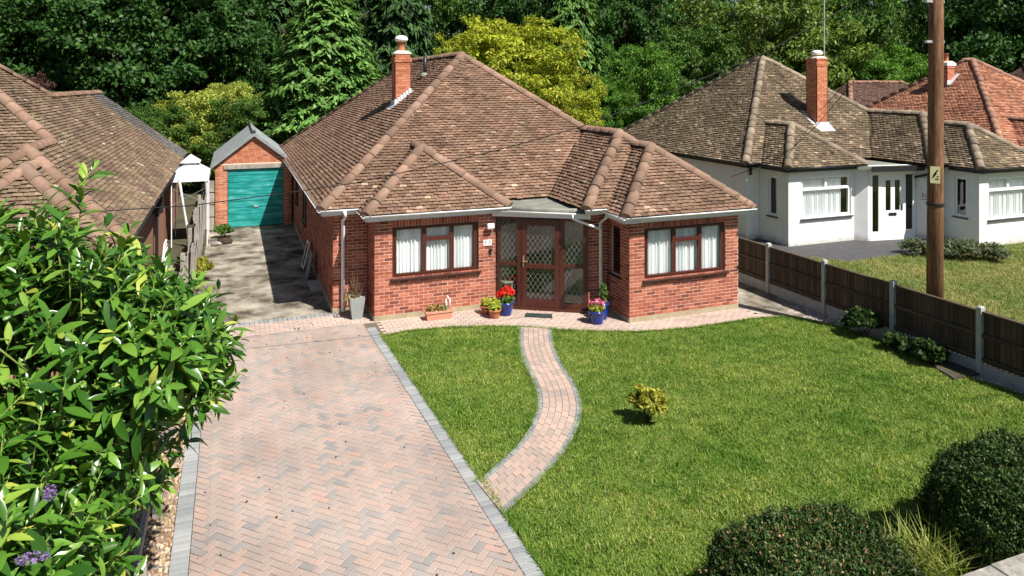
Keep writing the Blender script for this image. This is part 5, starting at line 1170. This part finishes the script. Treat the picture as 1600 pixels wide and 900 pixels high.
# ------------------------------------------------------------------ laurel in the left foreground
m_laurel = NT('laurel_leaf'); t = m_laurel
c = t.ramp(t.rand(), [(0, (.022,.075,.01)), (.4, (.055,.15,.016)), (.8, (.11,.235,.03)), (.95, (.19,.32,.045)), (.985, (.3,.38,.06)), (1, (.45,.44,.08))])
tcn = t.new('ShaderNodeTexCoord'); t.col(c); t.bump(t.noise(60, 3), .12, .004); t.fin(.27, .5)
tr = t.new('ShaderNodeBsdfTranslucent'); t.l.new(t.mix(c, (1.6, 1.6, .5), 1.0, 'MULTIPLY'), tr.inputs[0]); mx = t.new('ShaderNodeMixShader'); mx.inputs[0].default_value = .16
t.l.new(t.b.outputs[0], mx.inputs[1]); t.l.new(tr.outputs[0], mx.inputs[2]); t.l.new(mx.outputs[0], t.out.inputs[0]); m_laurel = t.m
def laurel_leaf(curve, fold, wv=0.0):
    m = MB(); prof = [(0,.02),(.12,.42),(.32,.86),(.55,1.0),(.78,.72),(.92,.34),(1,.03)]; vs = []; fs = []
    for (x, w_) in prof:
        z = -curve*x*x; k = w_*.155
        vs += [(x, -k, z+k*fold+wv*math.sin(x*9)), (x, 0, z), (x, k, z+k*fold-wv*math.sin(x*9+1))]
    for i in range(len(prof)-1):
        a = i*3; fs += [(a, a+3, a+4, a+1), (a+1, a+4, a+5, a+2)]
    m.add(vs, fs); return m.mesh('leaf', m_laurel, True)
LM = [laurel_leaf(.18,.35), laurel_leaf(.32,.2,.012), laurel_leaf(.05,.5), laurel_leaf(.25,.45,.02)]
LR = thing('laurel_bush', (-5.2, -10.6, 0), 'large glossy laurel bush filling the left foreground', 'bush')
lobes = [((-5.1,-10.55,2.45),(1.55,1.5,2.0)), ((-6.1,-11.3,2.5),(1.3,1.3,1.9)), ((-4.55,-9.75,2.2),(1.05,1.1,1.35)), ((-5.5,-10.2,1.6),(1.6,1.6,1.5)), ((-4.9,-11.5,1.6),(1.15,1.1,1.4))]
def camw(X, Y): q = CAM + cR*X + cF*Y; return (q.x, q.y)
LOB = [(camw(-4.35,6.3)+(2.35,), (1.15,1.25,1.75)), (camw(-5.2,5.7)+(2.45,), (1.4,1.4,1.95)), (camw(-3.3,6.6)+(2.7,), (.5,.7,.6)), (camw(-3.85,5.3)+(1.4,), (.75,.9,1.3)), (camw(-4.6,7.1)+(2.2,), (1.2,1.25,1.6))]
mats_l = []; stem = MB(); nshoot = 0
while nshoot < 1500:
    (cx, cy, cz), rr = LOB[random.choices(range(5), [5,4,3,3.5,3])[0]]
    d = Vector((random.gauss(0,1), random.gauss(0,1), random.gauss(0,1))).normalized()
    if d.z < -.55: continue
    f = random.uniform(.72, 1.0) if random.random() < .75 else random.uniform(.4,.75)
    if random.random() < .07: f *= 1.13
    base = Vector((cx + d.x*rr[0]*f, cy + d.y*rr[1]*f, cz + d.z*rr[2]*f))
    if base.z < .35: continue
    deep = any((((base.x-q[0][0])/q[1][0])**2 + ((base.y-q[0][1])/q[1][1])**2 + ((base.z-q[0][2])/q[1][2])**2) < .12 for q in LOB)
    if deep: continue
    nshoot += 1
    dr_ = (d*.75 + Vector((random.gauss(0,.3), random.gauss(0,.3), .55+random.gauss(0,.25)))).normalized(); L_ = random.uniform(.22,.42)
    tip = base + dr_*L_; stem.tube([base - dr_*.25 - Vector((0,0,.05)), base, tip], [.008,.007,.003], 5)
    nl = random.randint(9, 14); x_ = dr_.cross(Vector((0,0,1))).normalized(); y_ = dr_.cross(x_)
    for i in range(nl):
        t_ = i/(nl-1); a = i*2.4 + random.uniform(-.3,.3); out = x_*math.cos(a) + y_*math.sin(a)
        el = .25 + .65*t_ + random.gauss(0,.12); ax = (out*math.cos(el) + dr_*math.sin(el)).normalized(); ax = (ax + Vector((0,0,-.12*(1-t_)))).normalized()
        nn = (dr_ - ax*dr_.dot(ax)); nn = (nn + Vector((0,0,.5)) + Vector((random.gauss(0,.25),random.gauss(0,.25),0))); nn = (nn - ax*nn.dot(ax)).normalized(); s_ = nn.cross(ax)
        sc = random.uniform(.15,.29)*random.choice((1,1,1,.7))*(.6 if t_ > .85 else 1); p_ = base.lerp(tip, t_)
        mats_l.append((Matrix(((ax.x*sc, s_.x*sc, nn.x*sc, p_.x), (ax.y*sc, s_.y*sc, nn.y*sc, p_.y), (ax.z*sc, s_.z*sc, nn.z*sc, p_.z), (0,0,0,1))), random.randrange(4)))
def visible_key(M):
    return (M[0].translation - CAM).length - M[0].col[0].length*4
mats_l.sort(key=visible_key)
inv = wm(LR).inverted(); cnt = 0; rest = MB()
protos = [([v.co.copy() for v in me.vertices], [tuple(p.vertices) for p in me.polygons]) for me in LM]
for M_, k in mats_l:
    tl = M_.translation - CAM; dpt = tl.dot(cF); px_ = 800 + FPX*tl.dot(cR)/dpt; py_ = HY - FPX*tl.z/dpt
    if cnt < 300 and -10 < px_ < 420 and 250 < py_ < 910: q = link('leaf', LM[k], LR); q.matrix_basis = M_; cnt += 1
    else: rest.add(*protos[k], M_)
tag(rest.build('foliage', m_laurel, LR, True), kind='stuff'); stem.build('stem', M_plain('laurel_stem', (.2,.26,.06), .6, .3), LR, True)
m = MB()
for (c_, r_) in LOB:
    b_ = Vector((camw(-4.0,6.2)[0]+random.uniform(-.3,.3), camw(-4.0,6.2)[1]+random.uniform(-.3,.3), 0)); m.tube([b_, b_.lerp(Vector(c_), .5)+Vector((.05,.03,0)), Vector(c_), Vector(c_)+Vector((.1,.1,r_[2]*.5))], .07, 8, .02)
m.build('trunk', m_bark, LR, True)
m_purple = M_leaf('purple_floret', [(0, (.12,.07,.2)), (1, (.3,.22,.42))], .7, .2)
for i, (px_, py_, dep, lb) in enumerate(((78,770,4.4,'small purple flower spike poking out of the laurel leaves'),(50,872,4.0,'larger faded purple flower spike low in the laurel'))):
    p = CAM + ray(px_, py_)*dep; o = link('flower_spike', scatter_leaves('flower_spike', (0,0,0), (.04+.05*i,.03,.05-.02*i), 160, .02, .014, m_purple)); o.location = p; tag(o, lb, 'flower')

# ------------------------------------------------------------------ trees
def crown_pts(nc, k, r, cr, shell=.55, zmin=-.9, bias=0.0):
    d = unit(rng.normal(size=(nc, 3))); d = d[d[:, 2] > zmin]; nc = len(d)
    lump = 1 + .16*np.sin(d[:, 0]*5+d[:, 2]*4+1) + .12*np.sin(d[:, 1]*6+d[:, 2]*7)
    cc = d*(rng.uniform(shell, 1, nc)*lump)[:, None]*np.array(r)
    dd = unit(rng.normal(size=(nc*k, 3))); dd[:, 2] = dd[:, 2]*.8+.1
    s = cr*rng.uniform(.6, 1.3, nc)
    pos = np.repeat(cc, k, 0) + dd*(rng.uniform(.15, 1, nc*k)**.6*np.repeat(s, k))[:, None]*np.array([1, 1, .62])
    return pos, dd, cc
def broadleaf(name, mat, nc=230, k=90, r=(1, 1, 1), cr=.22, L=.05, W=.034, droop=0.0):
    pos, dd, cc = crown_pts(nc, k, r, cr); out = unit(pos)
    nr = unit(dd*.5 + out*.35 + np.array([0, 0, .55]) + rng.normal(size=pos.shape)*.45); ax = unit(dd + rng.normal(size=pos.shape)*.6 + np.array([0, 0, -droop]))
    return leaf_mesh(name, pos, nr, ax, rng.uniform(.7, 1.35, len(pos))*L, rng.uniform(.7, 1.35, len(pos))*W, mat)
def conifer(name, mat, nb=260, k=75, L=.05, W=.012, spread=.36):
    P_, A_, N_ = [], [], []
    for i in range(nb):
        h = 1 - (i/nb)**.75*.98 ; h = (i+rng.random())/nb; rad = spread*(1-h)**.75*rng.uniform(.75, 1.15) + .02; a = i*2.399
        o_ = np.array([math.cos(a), math.sin(a), 0]); t_ = rng.uniform(.15, 1, k)**.7; lat = rng.normal(0, .04, k)*(1.2-t_*.6)*1.2
        s_ = np.array([-o_[1], o_[0], 0]); z = h - .10*t_**1.6*(1.2-h) + .06*t_*h + rng.normal(0, .006, k) - np.abs(lat)*.4
        p = o_[None, :]*(rad*t_)[:, None] + s_[None, :]*lat[:, None]; p[:, 2] = z; P_.append(p)
        A_.append(o_[None, :]*.7 + s_[None, :]*(np.sign(lat)*.6)[:, None] + np.array([0, 0, -.45]) + rng.normal(size=(k, 3))*.25); N_.append(np.array([0, 0, 1.]) + o_*.4 + rng.normal(size=(k, 3))*.3)
    P_, A_, N_ = np.concatenate(P_), np.concatenate(A_), np.concatenate(N_); n = len(P_)
    return leaf_mesh(name, P_, unit(N_), A_, rng.uniform(.7, 1.3, n)*L, rng.uniform(.7, 1.3, n)*W, mat)
def trunk_mesh(name, h, r, limbs, rr, zc):
    m = MB(); m.tube([(0,0,0),(.02,.01,h*.3),(.0,.03,h*.6),(.03,.0,h)], r, 10, r*.3)
    for i in range(limbs):
        a = i*2.4; z0_ = h*(.3+.55*i/limbs); e = Vector((math.cos(a)*rr*.8, math.sin(a)*rr*.8, z0_ + h*.22)); s0 = Vector((0,0,z0_)); m.tube([s0, s0.lerp(e,.5)+Vector((0,0,.15)), e], r*.4, 6, r*.1)
    return m.mesh(name, m_bark, True)
TREE_M = {}
def proto(kind, i):
    k_ = (kind, i)
    if k_ not in TREE_M:
        if kind == 'broad': TREE_M[k_] = broadleaf('crown', None or m_dk, 300, 100, cr=.17+.03*i, L=.055, W=.036)
        if kind == 'fine': TREE_M[k_] = broadleaf('crown', m_dk, 330, 110, cr=.18, L=.06, W=.024, droop=.5)
        if kind == 'conifer': TREE_M[k_] = conifer('crown', m_dk, 330, 110, L=.055, W=.016)
        if kind == 'wide_conifer': TREE_M[k_] = conifer('crown', m_dk, 360, 120, L=.045, W=.014, spread=.46)
    return TREE_M[k_]
def tree(px, depth, wdt, top, kind, var, mat, label, bottom=1.5, name='tree', group=None):
    p = atD(px, depth); o = thing(name, (p.x, p.y, -.03), label, 'tree', group)
    me = proto(kind, var); c_ = link('crown', me, o, False); rz = random.uniform(0, 6.28)
    if 'conifer' in kind: c_.location = (0, 0, bottom); c_.scale = (wdt/.84, wdt/.84, top-bottom)
    else: c_.location = (0, 0, (top+bottom)/2); c_.scale = (wdt/2.3, wdt/2.3, (top-bottom)/2.25)
    c_.rotation_euler = (0, 0, rz); c_.material_slots[0].link = 'OBJECT'; c_.material_slots[0].material = mat
    t_ = link('trunk', trunk_mesh('trunk', (top*.85 if 'conifer' in kind else top*.7), .05+top*.017, 6, wdt*.35, top*.6), o, False)
    return o
m_t1 = M_leaf('oak_leaf', [(0, (.022,.062,.014)), (.6, (.042,.112,.022)), (1, (.075,.165,.035))], .5, .2)
m_t2 = M_leaf('mid_leaf', [(0, (.04,.1,.016)), (.6, (.078,.165,.026)), (1, (.14,.23,.045))], .5, .25)
m_t3 = M_leaf('light_leaf', [(0, (.09,.15,.028)), (.6, (.17,.25,.05)), (1, (.28,.36,.09))], .5, .3)
m_t4 = M_leaf('conifer_needle', [(0, (.06,.145,.03)), (.6, (.12,.25,.05)), (1, (.2,.34,.085))], .55, .15)
m_t5 = M_leaf('dark_needle', [(0, (.022,.06,.018)), (.6, (.045,.105,.028)), (1, (.08,.16,.04))], .55, .15)
m_t6 = M_leaf('golden_foliage', [(0, (.17,.24,.02)), (.5, (.34,.4,.035)), (.9, (.52,.53,.05)), (1, (.55,.42,.08))], .5, .3)
m_t7 = M_leaf('purple_leaf', [(0, (.05,.02,.02)), (1, (.12,.06,.05))], .5, .2)
m_t8 = M_leaf('bright_leaf', [(0, (.05,.14,.016)), (.6, (.1,.235,.026)), (1, (.18,.32,.05))], .5, .3)
m_t9 = M_leaf('yellow_shrub_leaf', [(0, (.17,.24,.03)), (.6, (.36,.42,.07)), (1, (.58,.6,.16))], .5, .3)
T = [ # px, depth, width, top, kind, var, mat, label, bottom
 (10, 41, 12, 13.5, 'broad', 0, m_t1, 'broad dark green tree at the far left above the neighbouring roof', .8),
 (185, 42, 12, 14, 'broad', 1, m_t1, 'broad dark green tree above the ridge of the left bungalow', .8),
 (330, 44, 10, 14, 'broad', 0, m_t1, 'dark green tree rising behind the yellow shrub', .8),
 (-130, 36, 11, 12, 'broad', 1, m_t1, 'dark tree beyond the left edge of the picture', .8),
 (430, 50, 9, 15, 'conifer', 0, m_t5, 'dark conifer just left of the bright feathery conifer', .5),
 (508, 37, 8.6, 10.8, 'wide_conifer', 0, m_t4, 'bright green feathery conifer behind the garage', .0),
 (620, 47, 8.5, 17, 'conifer', 0, m_t5, 'tall dark conifer behind the brick chimney', .5),
 (560, 55, 10, 18, 'conifer', 0, m_t5, 'dark conifer high behind the feathery one', .5),
 (805, 38, 8.4, 9.4, 'fine', 0, m_t6, 'golden yellow tree behind the ridge of the brick bungalow', 1.2),
 (725, 39, 4.2, 8.6, 'fine', 0, m_t6, 'smaller golden crown left of the golden yellow tree', 1.6),
 (885, 37.5, 4.6, 6.6, 'fine', 0, m_t6, 'low golden crown right of the golden yellow tree', .8),
 (800, 58, 11, 16, 'broad', 1, m_t1, 'dark tree rising behind the golden yellow tree', .8),
 (705, 60, 8, 14, 'broad', 0, m_t2, 'far green tree between the chimney and the golden tree', .8),
 (890, 50, 8.5, 17, 'conifer', 0, m_t4, 'green conifer rising above the golden tree', .5),
 (975, 52, 9, 16, 'broad', 1, m_t1, 'very dark round tree right of the golden tree', 1),
 (1000, 41, 5.6, 8.2, 'fine', 0, m_t8, 'bright green feathery bush between the two bungalow roofs', .4),
 (945, 40, 3.6, 6.0, 'fine', 0, m_t8, 'low bright green bush at the end of the golden tree', .2),
 (1090, 43, 6.5, 9.5, 'fine', 0, m_t2, 'mid green tree left of the white bungalow apex', .4),
 (1190, 47, 12, 14.5, 'fine', 0, m_t3, 'pale green drooping tree behind the white bungalow apex', 1),
 (1055, 58, 9, 17, 'fine', 0, m_t2, 'far green tree left of the pale drooping tree', 1),
 (1320, 50, 10, 14, 'fine', 0, m_t2, 'mid green tree behind the aerial mast', 1),
 (1385, 45, 6.4, 8.2, 'fine', 0, m_t8, 'bright green bush behind the white bungalow chimney', .6),
 (1450, 43, 5.0, 7.2, 'fine', 0, m_t8, 'bright green bush behind the wooden pole', .6),
 (1440, 56, 10, 17, 'fine', 0, m_t2, 'tall green tree left of the wooden pole top', 1),
 (1555, 48, 12, 15, 'broad', 1, m_t1, 'dark tree right of the wooden pole', .8),
 (1690, 46, 12, 14, 'broad', 0, m_t1, 'dark tree at the far right edge', .8),
 (395, 35.5, 5.0, 5.0, 'fine', 0, m_t2, 'green bush just left of the garage gable', .0),
 (330, 36.5, 5.2, 5.4, 'fine', 0, m_t9, 'yellow green shrub behind the garage roof', .2),
 (372, 37.5, 3.6, 5.7, 'fine', 0, m_t9, 'pale yellow feathery top above the garage gable', 1.5),
 (255, 35, 4.4, 4.6, 'fine', 0, m_t2, 'green shrub behind the end of the left bungalow roof', .0),
 (215, 36, 3.6, 4.2, 'fine', 0, m_t8, 'bright green low shrub behind the left bungalow ridge', .0),
 (95, 33, 4.2, 5.3, 'fine', 0, m_t2, 'olive shrub above the dip of the left roof', .0),
 (48, 33.5, 2.6, 6.0, 'broad', 0, m_t7, 'purple leaved shrub above the left roof', .0),
 (10, 30, 2.2, 5.9, 'fine', 0, m_t8, 'small bright sprig of green above the left roof edge', 3.2),
 (300, 45, 7, 9, 'broad', 1, m_t1, 'dark thicket behind the yellow shrub', .0),
 (450, 44, 6, 8, 'broad', 0, m_t1, 'dark thicket between the shrub and the conifer', .0),
]
for (px_, dp, wd_, tp_, kd, vr, mt, lb, bt) in T: tree(px_, dp, wd_, tp_, kd, vr, mt, lb, bt)
FAR = [(-50,'at the left edge of the picture'),(55,'above the purple shrub'),(160,'above the dip in the left roof'),(262,'above the end of the left roof'),(365,'above the garage gable'),(470,'above the bright feathery conifer'),(575,'left of the brick bungalow chimney'),(745,'above the apex of the brick bungalow'),(850,'above the right half of the golden tree'),(940,'at the gap right of the golden tree'),(1010,'above the gap between the bungalow roofs'),(1105,'above the left slope of the white bungalow'),(1205,'above the apex of the white bungalow'),(1310,'beside the aerial mast'),(1415,'above the bright bush left of the pole'),(1520,'above the apex of the orange roof'),(1625,'at the right edge of the picture')]
for i, (px_, wh) in enumerate(FAR):
    tree(px_ + random.uniform(-15, 15), random.uniform(62, 72), random.uniform(9.5, 12.5), random.uniform(13.5, 17), 'broad', i % 2, (m_t1, m_t2, m_t1)[i % 3], 'far back row green tree ' + wh, .0, group='far row of trees')
